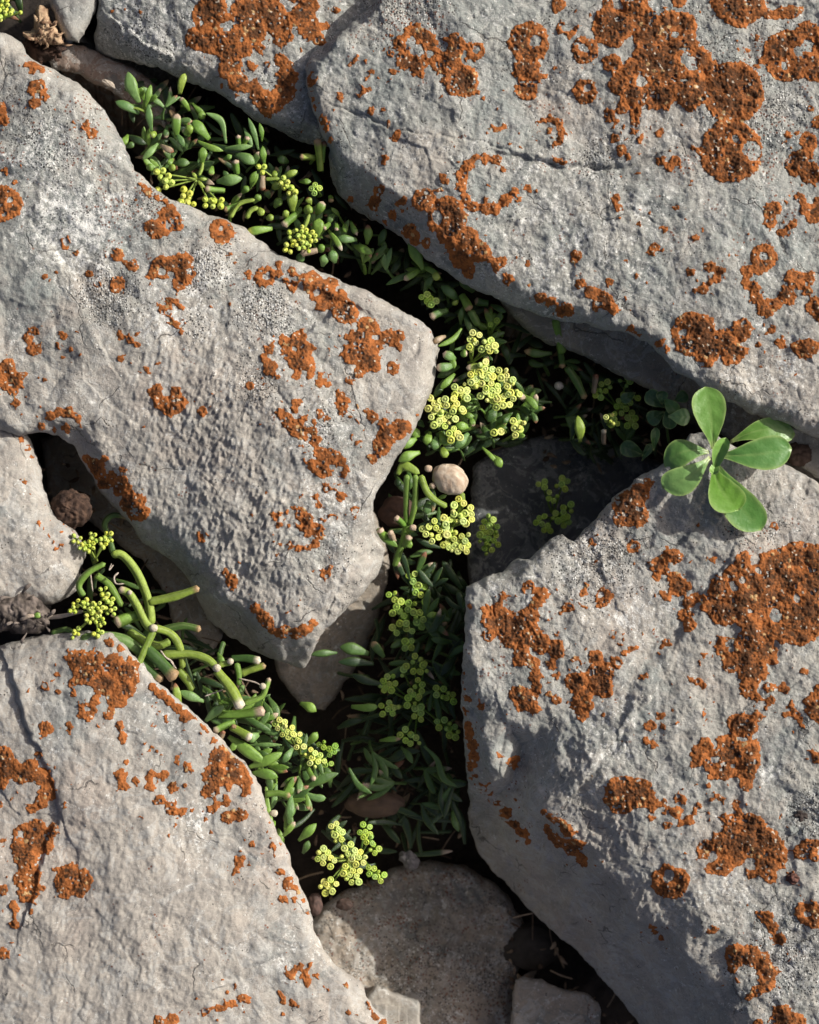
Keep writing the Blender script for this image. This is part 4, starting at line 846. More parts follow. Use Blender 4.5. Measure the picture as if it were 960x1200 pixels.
# ---- plant B: right half of the same cleft
B = Plant(350, 235, -80, 'sunlit sea fennel with one dense rounded yellow flower head at the left boulder rim')
fill(B, [(290, 140), (330, 160), (380, 178), (395, 225), (430, 250), (470, 280), (470, 320), (440, 335), (395, 312), (350, 300), (320, 285), (300, 250)], 46, -104, -68, cols='mddd', tips=0.35, seed=3)
sprays(B, [(295, 150), (330, 170), (372, 180), (390, 225), (425, 255), (462, 285), (466, 312), (440, 325), (395, 302), (350, 290), (320, 275), (300, 245)], 15, -58, -44, 'gmbm', 23)
for pts, w_, z, kd, c, tp in [
    ([(303, 176), (291, 138)], 8, -30, 'leaf', 'b', None), ([(307, 166), (304, 144)], 7, -34, 'leaf', 'g', None), ([(310, 192), (308, 171)], 10, -30, 'leaf', 'g', None),
    ([(330, 209), (349, 200)], 9, -22, 'blunt', 'y', None), ([(351, 213), (365, 213)], 8, -24, 'leaf', 'g', None), ([(320, 222), (328, 215)], 9, -22, 'bud', 'y', None),
    ([(343, 248), (343, 222)], 14, -20, 'blunt', 'y', 'r'), ([(371, 251), (379, 236)], 13, -22, 'blunt', 'g', 'p'), ([(357, 249), (366, 243)], 11, -18, 'bud', 'y', None), ([(364, 240), (360, 231)], 9, -20, 'blunt', 'y', 'r'),
    ([(370, 278), (374, 256)], 16, -24, 'blunt', 'g', None), ([(319, 268), (289, 272)], 12, -18, 'blunt', 'g', 'y'), ([(302, 244), (309, 252)], 9, -20, 'bud', 'y', None), ([(312, 256), (321, 254)], 8, -20, 'bud', 'y', None),
    ([(334, 256), (336, 246)], 8, -20, 'bud', 'y', None), ([(411, 259), (419, 276)], 8, -30, 'leaf', 'g', 'p'), ([(418, 281), (395, 279)], 12, -26, 'leaf', 'b', None), ([(430, 286), (431, 263)], 12, -34, 'leaf', 'g', 'r'),
    ([(415, 288), (436, 297)], 13, -34, 'leaf', 'g', None), ([(385, 270), (401, 294)], 8, -26, 'blunt', 'g', 'w'), ([(393, 308), (389, 293)], 14, -26, 'leaf', 'b', None), ([(378, 312), (381, 298)], 13, -28, 'leaf', 'b', None),
    ([(348, 299), (357, 305)], 10, -28, 'bud', 'b', None), ([(375, 296), (378, 286)], 9, -28, 'bud', 'g', None), ([(444, 288), (452, 268)], 11, -44, 'leaf', 'm', None), ([(404, 262), (404, 273)], 7, -32, 'bud', 'g', None),
    ([(322, 243), (330, 232)], 12, -26, 'leaf', 'g', None), ([(298, 238), (306, 228)], 10, -26, 'leaf', 'g', None), ([(284, 226), (291, 218)], 10, -28, 'leaf', 'g', None), ([(392, 250), (384, 262)], 9, -30, 'leaf', 'm', None),
    ([(456, 292), (440, 300)], 10, -46, 'leaf', 'm', None), ([(338, 190), (325, 186)], 12, -38, 'leaf', 'm', None), ([(316, 232), (312, 222)], 9, -26, 'blunt', 'm', 'r'), ([(322, 200), (322, 208)], 7, -26, 'bud', 'y', None)]:
    B.leaf(pts, w_, z - 6, z, kd, c, tp)
for pts, w_, z, c, tp in [([(370, 185), (351, 184)], 10, -18, 'y', 't'), ([(349, 250), (331, 265)], 12, -20, 'g', 'p'), ([(376, 200), (372, 162)], 11, -14, 'y', 't'), ([(378, 190), (381, 165)], 9, -16, 'g', 'r'), ([(386, 262), (379, 268)], 8, -22, 'g', 'p'), ([(394, 262), (394, 270)], 7, -24, 'g', 'p'), ([(387, 230), (388, 236)], 8, -28, 'g', 't')]:
    B.stub(pts, w_, z - 8, z, c, tp)
B.stub([(308, 206), (308, 224)], 9, -22, -20, 't', 'r')
B.stem([(311, 210), (328, 209)], 6, -22, -22, 'y'); B.stem([(355, 270), (363, 250)], 7, -22, -20, 'y')
B.umbel((326, 212, -30), [(307, 198, 7, -16), (333, 214, 8, -14), (341, 221, 8, -14)], 4.0, 'u'); B.umbel((376, 228, -36), [(371, 221, 8, -20)], 3.8, 'g')
B.umbel((355, 276, -26), [(343, 277, 8, -8), (353, 272, 8, -6), (363, 279, 9, -6), (352, 284, 9, -6), (339, 290, 7, -8), (361, 289, 7, -8)], 3.3, 'u')
B.stub([(372, 293), (352, 297)], 10, -18, -16, 't', 'p')
# ---- plant C: the neck of the cleft
C_ = Plant(520, 350, -110, 'half shaded sea fennel in the narrow neck between the two biggest boulders')
fill(C_, [(440, 285), (480, 290), (540, 330), (600, 360), (640, 400), (600, 440), (540, 440), (515, 400), (500, 370), (455, 335)], 40, -140, -100, cols='dddm', tips=0.15, seed=4)
sprays(C_, [(470, 300), (500, 310), (545, 340), (590, 370), (600, 400), (560, 430), (530, 430), (515, 400), (500, 370)], 10, -84, -62, 'mmg', 24)
for pts, w_, z, kd, c, tp in [
    ([(496, 316), (479, 282)], 16, -38, 'leaf', 'g', None), ([(494, 317), (452, 334)], 9, -50, 'leaf', 'm', None), ([(493, 315), (473, 328)], 10, -44, 'blunt', 'g', 'p'), ([(494, 312), (514, 322)], 8, -42, 'blunt', 'g', None),
    ([(497, 343), (508, 322)], 10, -52, 'leaf', 'm', None), ([(537, 352), (517, 335)], 14, -54, 'leaf', 'b', None), ([(538, 326), (525, 316)], 8, -56, 'leaf', 'm', None), ([(555, 342), (541, 322)], 17, -64, 'leaf', 'm', None),
    ([(575, 357), (593, 366)], 9, -60, 'leaf', 'm', None), ([(541, 385), (530, 398), (513, 406)], 8, -32, 'leaf', 'g', None), ([(522, 394), (508, 402)], 9, -24, 'blunt', 't', 't'), ([(553, 388), (549, 405), (532, 410)], 7, -36, 'leaf', 'b', None),
    ([(534, 421), (519, 414)], 13, -28, 'blunt', 'b', 'p'), ([(532, 428), (511, 431)], 13, -26, 'blunt', 'b', 'p'), ([(573, 427), (546, 431)], 11, -32, 'blunt', 'y', 'p'), ([(533, 438), (516, 456)], 10, -34, 'leaf', 'g', None),
    ([(540, 380), (542, 360)], 8, -52, 'leaf', 'm', None), ([(542, 362), (553, 392)], 9, -52, 'leaf', 'm', None), ([(540, 414), (548, 414)], 9, -30, 'bud', 'g', 'p'), ([(470, 300), (458, 320)], 10, -60, 'leaf', 'd', None), ([(535, 357), (532, 352)], 8, -48, 'bud', 'y', None),
    ([(520, 445), (508, 466)], 10, -44, 'leaf', 'm', None), ([(528, 416), (533, 432)], 9, -32, 'leaf', 'g', None)]:
    C_.leaf(pts, w_, z - 8, z, kd, c, tp)
C_.leaf([(509, 319), (514, 328)], 9, -36, -36, 'bud', 'y', 'y')
C_.stub([(541, 346), (551, 364)], 13, -56, -46, 'g', 't'); C_.stem([(551, 364), (561, 382)], 12, -46, -54, 'm'); C_.stub([(572, 355), (556, 352)], 12, -58, -54, 'm', 't'); C_.stub([(524, 364), (504, 372)], 12, -52, -40, 'm', 'p')
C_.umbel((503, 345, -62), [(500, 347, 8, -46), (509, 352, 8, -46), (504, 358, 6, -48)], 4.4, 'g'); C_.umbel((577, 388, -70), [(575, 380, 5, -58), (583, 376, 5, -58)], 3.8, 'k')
# ---- plant D: the big sunlit flower head
D_ = Plant(550, 470, -130, 'sea fennel with the widest cluster of bright yellow flower heads, above the round pebble')
fill(D_, [(505, 440), (560, 420), (620, 430), (650, 470), (620, 520), (560, 540), (500, 540), (470, 530), (490, 490)], 40, -150, -105, cols='dddm', tips=0.12, seed=6)
sprays(D_, [(510, 440), (560, 420), (620, 430), (640, 470), (610, 515), (560, 530), (500, 535), (478, 525), (495, 480)], 14, -92, -66, 'mmg', 25)
D_.umbel((553, 425, -64), [(556, 392, 9, -34), (552, 402, 8, -36), (571, 404, 11, -32), (576, 410, 8, -34), (550, 413, 6, -40), (564, 428, 9, -32), (569, 434, 10, -32), (557, 444, 11, -32), (552, 448, 8, -34)], 4.7, 'y')
D_.umbel((580, 466, -68), [(589, 438, 11, -34), (597, 443, 8, -35), (574, 450, 12, -32), (569, 463, 9, -34), (579, 458, 9, -34), (599, 456, 10, -34), (603, 463, 8, -34), (589, 472, 11, -34), (583, 470, 8, -36)], 4.7, 'y')
D_.umbel((530, 488, -60), [(539, 457, 11, -32), (544, 463, 8, -33), (509, 474, 11, -30), (516, 478, 8, -30), (528, 472, 10, -28), (535, 478, 9, -28), (511, 491, 11, -30), (517, 496, 8, -31), (530, 491, 8, -30), (543, 482, 7, -32)], 4.7, 'y')
D_.umbel((535, 520, -60), [(531, 509, 9, -30), (539, 512, 6, -32)], 4.6, 'y'); D_.umbel((600, 514, -84), [(604, 496, 8, -48), (613, 497, 8, -48), (607, 507, 8, -50)], 4.9, 'y'); D_.umbel((590, 504, -84), [(584, 507, 7, -52)], 4.6, 'y')
for pts, w_, z, kd, c, tp in [
    ([(551, 500), (533, 498)], 12, -38, 'leaf', 'g', None), ([(549, 508), (533, 526)], 14, -40, 'leaf', 'b', None), ([(580, 474), (572, 495)], 15, -58, 'leaf', 'm', None), ([(613, 463), (630, 480)], 11, -40, 'blunt', 'g', None),
    ([(616, 466), (608, 464)], 9, -38, 'blunt', 't', 'p'), ([(565, 524), (585, 545)], 7, -50, 'leaf', 'g', None), ([(578, 534), (588, 548)], 12, -48, 'leaf', 'g', None), ([(488, 514), (468, 524)], 14, -32, 'leaf', 'g', 'y'),
    ([(480, 500), (492, 512)], 14, -40, 'leaf', 'g', None), ([(504, 506), (500, 522)], 13, -38, 'leaf', 'g', None), ([(511, 512), (509, 528)], 13, -36, 'leaf', 'b', None), ([(516, 506), (524, 522)], 12, -36, 'blunt', 'g', None),
    ([(566, 500), (574, 512)], 10, -56, 'leaf', 'm', None), ([(541, 486), (556, 488)], 9, -44, 'leaf', 'g', None), ([(497, 500), (488, 492)], 9, -50, 'leaf', 'm', None), ([(598, 486), (588, 496)], 8, -70, 'leaf', 'm', None), ([(518, 524), (524, 536)], 12, -34, 'blunt', 'y', None), ([(551, 488), (555, 500)], 8, -40, 'blunt', 'g', 'p')]:
    D_.leaf(pts, w_, z - 6, z, kd, c, tp)
for x, y, z, r in [(476, 503, -20, 5), (482, 501, -22, 4)]: D_.node(x, y, z, r, 'p')
# ---- plant E: stems at the tip of the left boulder
E_ = Plant(485, 600, -130, 'sea fennel with two upright green stems and pink buds beside the round pale pebble')
fill(E_, [(465, 545), (500, 540), (520, 590), (520, 640), (500, 680), (455, 690), (450, 645), (445, 600)], 26, -120, -84, cols='ddmd', tips=0.12, seed=7)
for pts, w_, z, kd, c, tp in [([(492, 530), (467, 541)], 14, -24, 'leaf', 'g', None), ([(466, 556), (474, 546), (492, 555)], 13, -28, 'blunt', 'y', None), ([(501, 586), (500, 603)], 12, -46, 'leaf', 'b', None),
    ([(442, 620), (452, 630), (466, 641)], 13, -50, 'leaf', 'g', None), ([(512, 585), (524, 580)], 6, -44, 'leaf', 'g', None), ([(463, 563), (470, 568)], 8, -60, 'bud', 'd', None), ([(476, 632), (482, 642)], 11, -60, 'leaf', 'g', None)]:
    E_.leaf(pts, w_, z - 6, z, kd, c, tp)
E_.stem([(477, 557), (476, 585), (476, 614)], 9, -26, -62, 'g'); E_.stem([(487, 557), (486, 590), (480, 616)], 9, -26, -62, 'g'); E_.stem([(493, 557), (500, 576), (510, 586), (524, 594)], 10, -28, -40, 'y')
E_.stub([(474, 616), (463, 606)], 10, -60, -46, 'g', 'p'); E_.stem([(478, 612), (470, 640), (462, 664)], 10, -64, -90, 'g'); E_.stub([(478, 622), (486, 618)], 10, -58, -48, 'g', 'p'); E_.stub([(474, 640), (480, 628)], 11, -64, -50, 'g', 'p')
E_.stub([(452, 630), (445, 620)], 11, -52, -40, 'g', 'p'); E_.stub([(462, 634), (457, 622)], 10, -54, -42, 't', 'p')
for x, y, z, r in [(502, 550, -28, 4.5), (507, 570, -34, 4), (484, 619, -46, 4)]: E_.node(x, y, z, r, 'p')
# ---- plant F: umbel below the pebble and shaded neighbours
F_ = Plant(530, 630, -150, 'sea fennel just below the round pebble, flower head bright at left and shaded right')
F_.stem([(541, 577), (541, 590), (536, 606)], 9, -60, -62, 'y')
F_.umbel((528, 618, -90), [(500, 622, 8, -56), (509, 630, 8, -58), (510, 615, 7, -54), (521, 608, 9, -54), (531, 597, 7, -54), (538, 606, 9, -54), (549, 600, 8, -56), (549, 611, 7, -58), (520, 623, 7, -58), (541, 588, 7, -60)], 4.7, 'y')
sprays(F_, [(460, 650), (510, 650), (545, 650), (548, 740), (500, 760), (460, 700)], 8, -128, -104, 'mmd', 29, (18, 36))
F_.umbel((536, 640, -166), [(532, 626, 9, -122), (544, 631, 9, -124), (534, 640, 9, -126), (523, 640, 8, -126), (545, 643, 7, -126)], 4.4, 'y')
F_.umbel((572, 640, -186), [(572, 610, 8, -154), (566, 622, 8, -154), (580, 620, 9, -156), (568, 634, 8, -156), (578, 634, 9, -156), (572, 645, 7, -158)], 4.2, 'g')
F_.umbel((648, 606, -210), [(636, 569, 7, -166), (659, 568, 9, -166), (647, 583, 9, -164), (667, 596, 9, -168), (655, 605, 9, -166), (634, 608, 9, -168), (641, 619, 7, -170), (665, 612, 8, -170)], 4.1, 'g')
fill(F_, [(500, 650), (560, 640), (552, 700), (552, 760), (500, 770), (470, 700)], 26, -190, -140, cols='dddd', tips=0.1, seed=8)
# ---- plant G: shaded umbels mid gap
G_ = Plant(475, 720, -160, 'shaded sea fennel with green flower heads between the left boulder tip and the right boulder')
sprays(G_, [(430, 720), (455, 680), (545, 700), (540, 800), (545, 900), (540, 980), (460, 960), (400, 930), (390, 900), (410, 840), (400, 800), (420, 760)], 26, -150, -112, 'mmd', 26, (22, 44), (7, 11), 1.2, 2.0, 0.15)
G_.umbel((478, 706, -152), [(483, 677, 7.7, -114), (495, 684, 7.7, -116), (488, 691, 6.0, -116), (459, 696, 7.7, -116), (467, 706, 7.7, -114), (464, 718, 6.9, -116), (484, 711, 8.6, -114), (493, 722, 7.7, -116), (496, 705, 6.0, -116), (494, 697, 6.0, -116), (473, 728, 8.6, -116), (462, 738, 7.7, -120), (480, 739, 6.9, -120), (478, 755, 7.7, -124), (491, 732, 6.0, -120)], 4.6, 'g')
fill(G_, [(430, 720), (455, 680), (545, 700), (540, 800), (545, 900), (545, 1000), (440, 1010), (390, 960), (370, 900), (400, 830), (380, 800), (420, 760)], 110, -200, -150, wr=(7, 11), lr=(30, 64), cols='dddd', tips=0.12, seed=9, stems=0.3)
for pts, w_, z, kd, c, tp in [([(395, 765), (364, 767)], 10, -80, 'leaf', 'm', None), ([(432, 766), (398, 758)], 17, -86, 'leaf', 'm', None), ([(438, 778), (396, 776)], 13, -92, 'leaf', 'd', None), ([(450, 770), (436, 752)], 12, -92, 'blunt', 'm', 't'),
    ([(448, 802), (412, 790)], 12, -100, 'leaf', 'd', None), ([(412, 828), (443, 828)], 11, -90, 'blunt', 'g', None), ([(497, 874), (512, 890), (520, 912), (536, 922)], 9, -100, 'leaf', 'm', None), ([(409, 900), (420, 920), (436, 930)], 9, -104, 'leaf', 'm', None),
    ([(530, 752), (505, 748)], 10, -110, 'leaf', 'm', None), ([(534, 770), (516, 792)], 14, -118, 'leaf', 'd', None), ([(515, 720), (500, 722)], 9, -104, 'leaf', 'g', None), ([(445, 868), (470, 866)], 8, -106, 'leaf', 'g', 't'), ([(470, 875), (484, 895)], 9, -112, 'leaf', 'm', None), ([(530, 950), (538, 975)], 9, -116, 'leaf', 'm', None)]:
    G_.leaf(pts, w_, z - 8, z, kd, c, tp)
# ---- plant H: flat shaded umbel
H_ = Plant(490, 840, -170, 'shaded sea fennel with a broad flat umbel of ringed green florets beside the right boulder')
H_.umbel((490, 826, -146), [(486, 779, 12.0, -108), (473, 787, 6.9, -110), (497, 783, 7.7, -109), (458, 801, 11.2, -110), (450, 806, 6.9, -112), (454, 831, 10.3, -112), (462, 828, 6.9, -112), (489, 808, 10.3, -108), (483, 822, 10.3, -108), (491, 836, 9.5, -110), (474, 861, 9.5, -112), (486, 866, 9.5, -112), (519, 810, 10.3, -114), (529, 818, 7.7, -116), (519, 849, 10.3, -114), (531, 858, 8.6, -118), (490, 798, 6.0, -109)], 4.4, 'g')
# ---- plant I: lit umbel at the bottom
I_ = Plant(410, 1010, -170, 'sea fennel with a star of lime flower heads just above the mottled bottom stone')
I_.umbel((408, 1008, -110), [(393, 972, 11, -72), (398, 980, 9, -72), (380, 1003, 11, -74), (389, 1010, 9, -74), (410, 1000, 13, -70), (420, 1006, 10, -70), (415, 1027, 11, -72), (408, 1020, 9, -72), (380, 1040, 9, -76), (389, 1037, 10, -74)], 4.3, 'y')
I_.umbel((422, 1004, -126), [(427, 973, 10, -94), (433, 983, 8, -96), (439, 994, 8, -98), (437, 1022, 9, -98), (446, 1028, 7, -100)], 4.1, 'g')
fill(I_, [(350, 960), (400, 950), (450, 960), (460, 1010), (420, 1030), (380, 1000)], 8, -170, -140, cols='dd', tips=0, seed=10)
# ---- plant J: green drape along the lower left boulder
J_ = Plant(310, 870, -120, 'sunlit sea fennel draped along the upper right edge of the lower left boulder')
fill(J_, [(215, 800), (260, 800), (320, 800), (350, 840), (400, 870), (400, 930), (360, 980), (335, 985), (315, 935), (290, 890), (250, 850)], 50, -130, -80, cols='mddm', tips=0.1, seed=12)
for pts, w_, z, kd, c, tp in [
    ([(239, 822), (209, 810)], 13, -22, 'leaf', 'b', None), ([(241, 845), (263, 827)], 13, -24, 'leaf', 'b', None), ([(268, 863), (312, 895)], 17, -26, 'leaf', 'g', None), ([(292, 899), (331, 882)], 15, -26, 'leaf', 'g', None),
    ([(291, 873), (331, 873)], 6, -34, 'leaf', 'b', None), ([(285, 840), (318, 857)], 10, -40, 'leaf', 'm', None), ([(352, 824), (371, 834)], 13, -46, 'leaf', 'g', None), ([(361, 872), (372, 858)], 12, -46, 'leaf', 'g', None),
    ([(343, 877), (331, 894)], 11, -34, 'leaf', 'b', None), ([(296, 906), (326, 911)], 15, -26, 'leaf', 'g', None), ([(341, 932), (339, 961)], 13, -36, 'leaf', 'b', None), ([(350, 985), (371, 965)], 13, -52, 'leaf', 'g', None),
    ([(332, 980), (346, 963)], 9, -46, 'blunt', 'g', 'p'), ([(346, 928), (397, 906)], 15, -74, 'leaf', 'm', None), ([(312, 922), (322, 985)], 9, -34, 'leaf', 'g', None), ([(320, 985), (334, 1000)], 10, -60, 'leaf', 'm', None),
    ([(279, 866), (270, 880)], 10, -28, 'leaf', 'g', None), ([(303, 861), (290, 868)], 14, -24, 'blunt', 'b', None), ([(262, 850), (246, 842)], 10, -34, 'leaf', 'm', None), ([(330, 1000), (326, 970)], 9, -70, 'leaf', 'g', None),
    ([(355, 1000), (362, 985)], 10, -80, 'leaf', 'm', None), ([(312, 900), (318, 930)], 10, -40, 'leaf', 'm', None), ([(300, 880), (318, 888)], 9, -38, 'leaf', 'm', None), ([(322, 962), (316, 972)], 8, -40, 'blunt', 'g', 'w')]:
    J_.leaf(pts, w_, z - 6, z, kd, c, tp)
sprays(J_, [(240, 820), (300, 812), (345, 850), (372, 880), (380, 930), (350, 975), (330, 985), (315, 935), (290, 890), (255, 855)], 16, -74, -50, 'gmb', 27, (16, 32), (7, 11), 0.3, 1.5)
J_.stub([(275, 846), (250, 857)], 11, -26, -20, 'g', 'p'); J_.stub([(271, 852), (295, 866)], 13, -26, -18, 'y', 'w'); J_.stub([(358, 895), (369, 915)], 8, -60, -46, 'g', 'p'); J_.stem([(311, 931), (326, 930), (341, 933)], 10, -36, -28, 'g', 't')
J_.stub([(256, 870), (262, 856)], 8, -30, -20, 't', 'r'); J_.node(321, 954, -34, 4.5, 'w'); J_.node(274, 852, -18, 3, 't')
J_.umbel((352, 885, -76), [(330, 848, 9, -48), (337, 857, 9, -46), (348, 864, 7, -48), (352, 873, 8, -46), (363, 884, 9, -46), (369, 893, 8, -46), (377, 890, 7, -50)], 3.9, 'y'); J_.umbel((380, 888, -100), [(379, 874, 7, -80), (390, 880, 8, -80), (384, 896, 6, -80)], 4.0, 'k')
# ---- plant K: thick jointed stems at left
K_ = Plant(165, 740, -120, 'sea fennel with thick jointed bare green stems arching out of the left hollow')
for pts, w_, z0, z1, c, tp in [
    ([(133, 649), (128, 630), (123, 614), (133, 604), (151, 607)], 9, -60, -60, 'm', 't'), ([(177, 732), (176, 714), (171, 694), (159, 668), (143, 650), (130, 650)], 14, -34, -26, 'y', None), ([(98, 699), (93, 686), (104, 671), (124, 660)], 10, -34, -30, 'g', None),
    ([(180, 737), (171, 730), (161, 710), (151, 695), (139, 690)], 13, -16, -8, 'y', 'p'), ([(174, 706), (206, 699), (234, 689)], 13, -30, -20, 'y', 't'), ([(190, 739), (214, 734), (236, 738)], 12, -56, -48, 'm', 't'),
    ([(181, 736), (200, 743), (211, 760), (214, 784)], 12, -14, -28, 'y', None), ([(180, 738), (169, 762), (160, 784)], 11, -14, -8, 'y', None), ([(95, 750), (122, 747), (148, 752), (168, 768), (187, 780)], 17, -20, -30, 'b', None),
    ([(112, 674), (128, 686), (143, 711)], 11, -44, -40, 'g', None), ([(188, 768), (222, 767), (243, 773), (255, 784)], 13, -24, -14, 'y', None), ([(256, 780), (273, 776)], 9, -14, -12, 'y', 'w'), ([(282, 790), (312, 780)], 12, -40, -34, 'y', 't'),
    ([(277, 777), (280, 804)], 9, -26, -28, 'g', None), ([(285, 825), (306, 817), (312, 806), (316, 794)], 9, -18, -16, 'g', 'p'), ([(208, 784), (218, 796), (226, 810)], 13, -36, -34, 'y', None), ([(150, 740), (180, 757), (200, 752)], 14, -40, -44, 'y', None), ([(262, 752), (256, 776)], 8, -32, -26, 'm', None), ([(285, 803), (276, 822)], 9, -36, -34, 'b', None)]:
    K_.stem(pts, w_, z0, z1, c, tp)
for pts, w_, z0, z1, c, tp in [([(162, 721), (134, 730)], 18, -22, -16, 'g', 'p'), ([(168, 757), (206, 796)], 19, -16, -8, 'm', 't'), ([(160, 770), (191, 798)], 14, -18, -12, 'm', 't'), ([(254, 786), (283, 831)], 16, -14, -6, 'y', 'w'), ([(271, 772), (306, 775)], 12, -36, -28, 'm', 'w'), ([(256, 838), (311, 833)], 14, -30, -20, 'g', 'p')]:
    K_.stub(pts, w_, z0, z1, c, tp)
for x, y, z, r in [(180, 737, -11, 5), (254, 784, -11, 5), (152, 695, -6, 3), (270, 776, -10, 4), (308, 805, -13, 4)]: K_.node(x, y, z, r, 'w')
K_.leaf([(212, 826), (205, 800)], 11, -22, -18, 'leaf', 'y', 'r'); K_.leaf([(255, 765), (262, 782)], 8, -22, -18, 'leaf', 'g')
K_.umbel((112, 655, -44), [(90, 632, 7, -22), (97, 640, 6, -22), (104, 640, 8, -20), (110, 630, 7, -20), (120, 636, 7, -20), (127, 630, 7, -22)], 3.2, 'u'); K_.umbel((112, 720, -40), [(122, 695, 8, -14), (127, 703, 7, -14), (104, 708, 8, -12), (113, 712, 9, -10), (130, 715, 8, -12), (89, 707, 6, -16), (86, 714, 6, -16), (108, 724, 9, -10), (118, 727, 8, -12), (115, 742, 7, -14), (90, 739, 6, -18), (86, 745, 5, -18)], 3.2, 'u')
fill(K_, [(100, 640), (160, 660), (215, 720), (300, 790), (320, 850), (260, 850), (210, 800), (150, 765), (100, 720)], 34, -130, -80, cols='dddm', tips=0.1, seed=13, stems=0.4)
def fibre(plant, pts, w_, col):
    V, F, C = tube(pts, w_, 'stem', 't', None, 0.7, 0.0, 6); C[:] = col
    return pxobj('dry_fibre', V, F, C, M_DRY, plant.root)
for pts in [[(139, 671, -30), (134, 676, -28), (136, 684, -26), (146, 684, -24)], [(133, 662, -30), (128, 668, -28), (131, 660, -26)], [(106, 668, -34), (107, 680, -34), (109, 694, -36)], [(188, 762, -18), (194, 770, -14), (202, 776, -14), (204, 786, -16)], [(280, 795, -24), (300, 800, -20), (308, 806, -16)], [(200, 775, -10), (207, 784, -8)], [(240, 816, -20), (262, 808, -22)]]:
    fibre(K_, pts, 2.6 if len(pts) > 3 else 2.0, (0.50, 0.42, 0.36))
# ---- plant L: right part of the gap, in shade
L_ = Plant(690, 470, -140, 'shaded sea fennel with small dim flower heads under the right end of the top boulder')
fill(L_, [(610, 395), (660, 415), (720, 440), (780, 470), (780, 530), (720, 560), (660, 530), (640, 470)], 44, -190, -130, cols='dddd', tips=0.12, seed=14, stems=0.25)
sprays(L_, [(620, 410), (660, 420), (720, 445), (770, 470), (770, 520), (720, 545), (670, 520), (640, 470)], 10, -150, -118, 'mmd', 28, (18, 34))
L_.stem([(651, 372), (655, 395), (659, 414)], 15, -70, -92, 'g'); L_.stub([(656, 412), (659, 432)], 10, -92, -84, 'm', 't'); L_.stem([(664, 430), (675, 446), (686, 468)], 12, -86, -92, 'm', 't')
for pts, w_, z, kd, c, tp in [([(647, 414), (614, 411)], 11, -92, 'blunt', 'm', 't'), ([(680, 518), (677, 487)], 14, -62, 'leaf', 'y', None), ([(670, 515), (676, 490)], 9, -70, 'leaf', 'd', None)]:
    L_.leaf(pts, w_, z - 6, z, kd, c, tp)
L_.stub([(696, 460), (699, 438)], 9, -108, -90, 't', 'r'); L_.stub([(708, 520), (708, 503)], 8, -100, -80, 't', 'w')
L_.umbel((724, 478, -150), [(702, 460, 8, -112), (708, 453, 9, -112), (735, 447, 10, -118), (731, 471, 10, -114), (727, 478, 8, -114), (742, 466, 8, -118), (740, 492, 10, -118), (715, 488, 8, -94), (721, 495, 7, -94)], 4.0, 'g')
L_.umbel((712, 498, -96), [(714, 490, 7, -66), (719, 495, 6, -66)], 3.8, 'y')
# ---- corner plant
T_ = Plant(0, 20, -70, 'small bright green flower head peeping in at the top left corner')
T_.umbel((0, 22, -50), [(-6, 4, 9, -30), (4, 4, 8, -28), (2, 14, 8, -28), (9, 15, 6, -30), (16, 11, 4, -34), (1, 23, 6, -32), (24, 15, 3, -36)], 3.6, 'u'); fill(T_, [(-40, -20), (20, -20), (30, 26), (-10, 34)], 10, -70, -50, cols='ddm', seed=15)

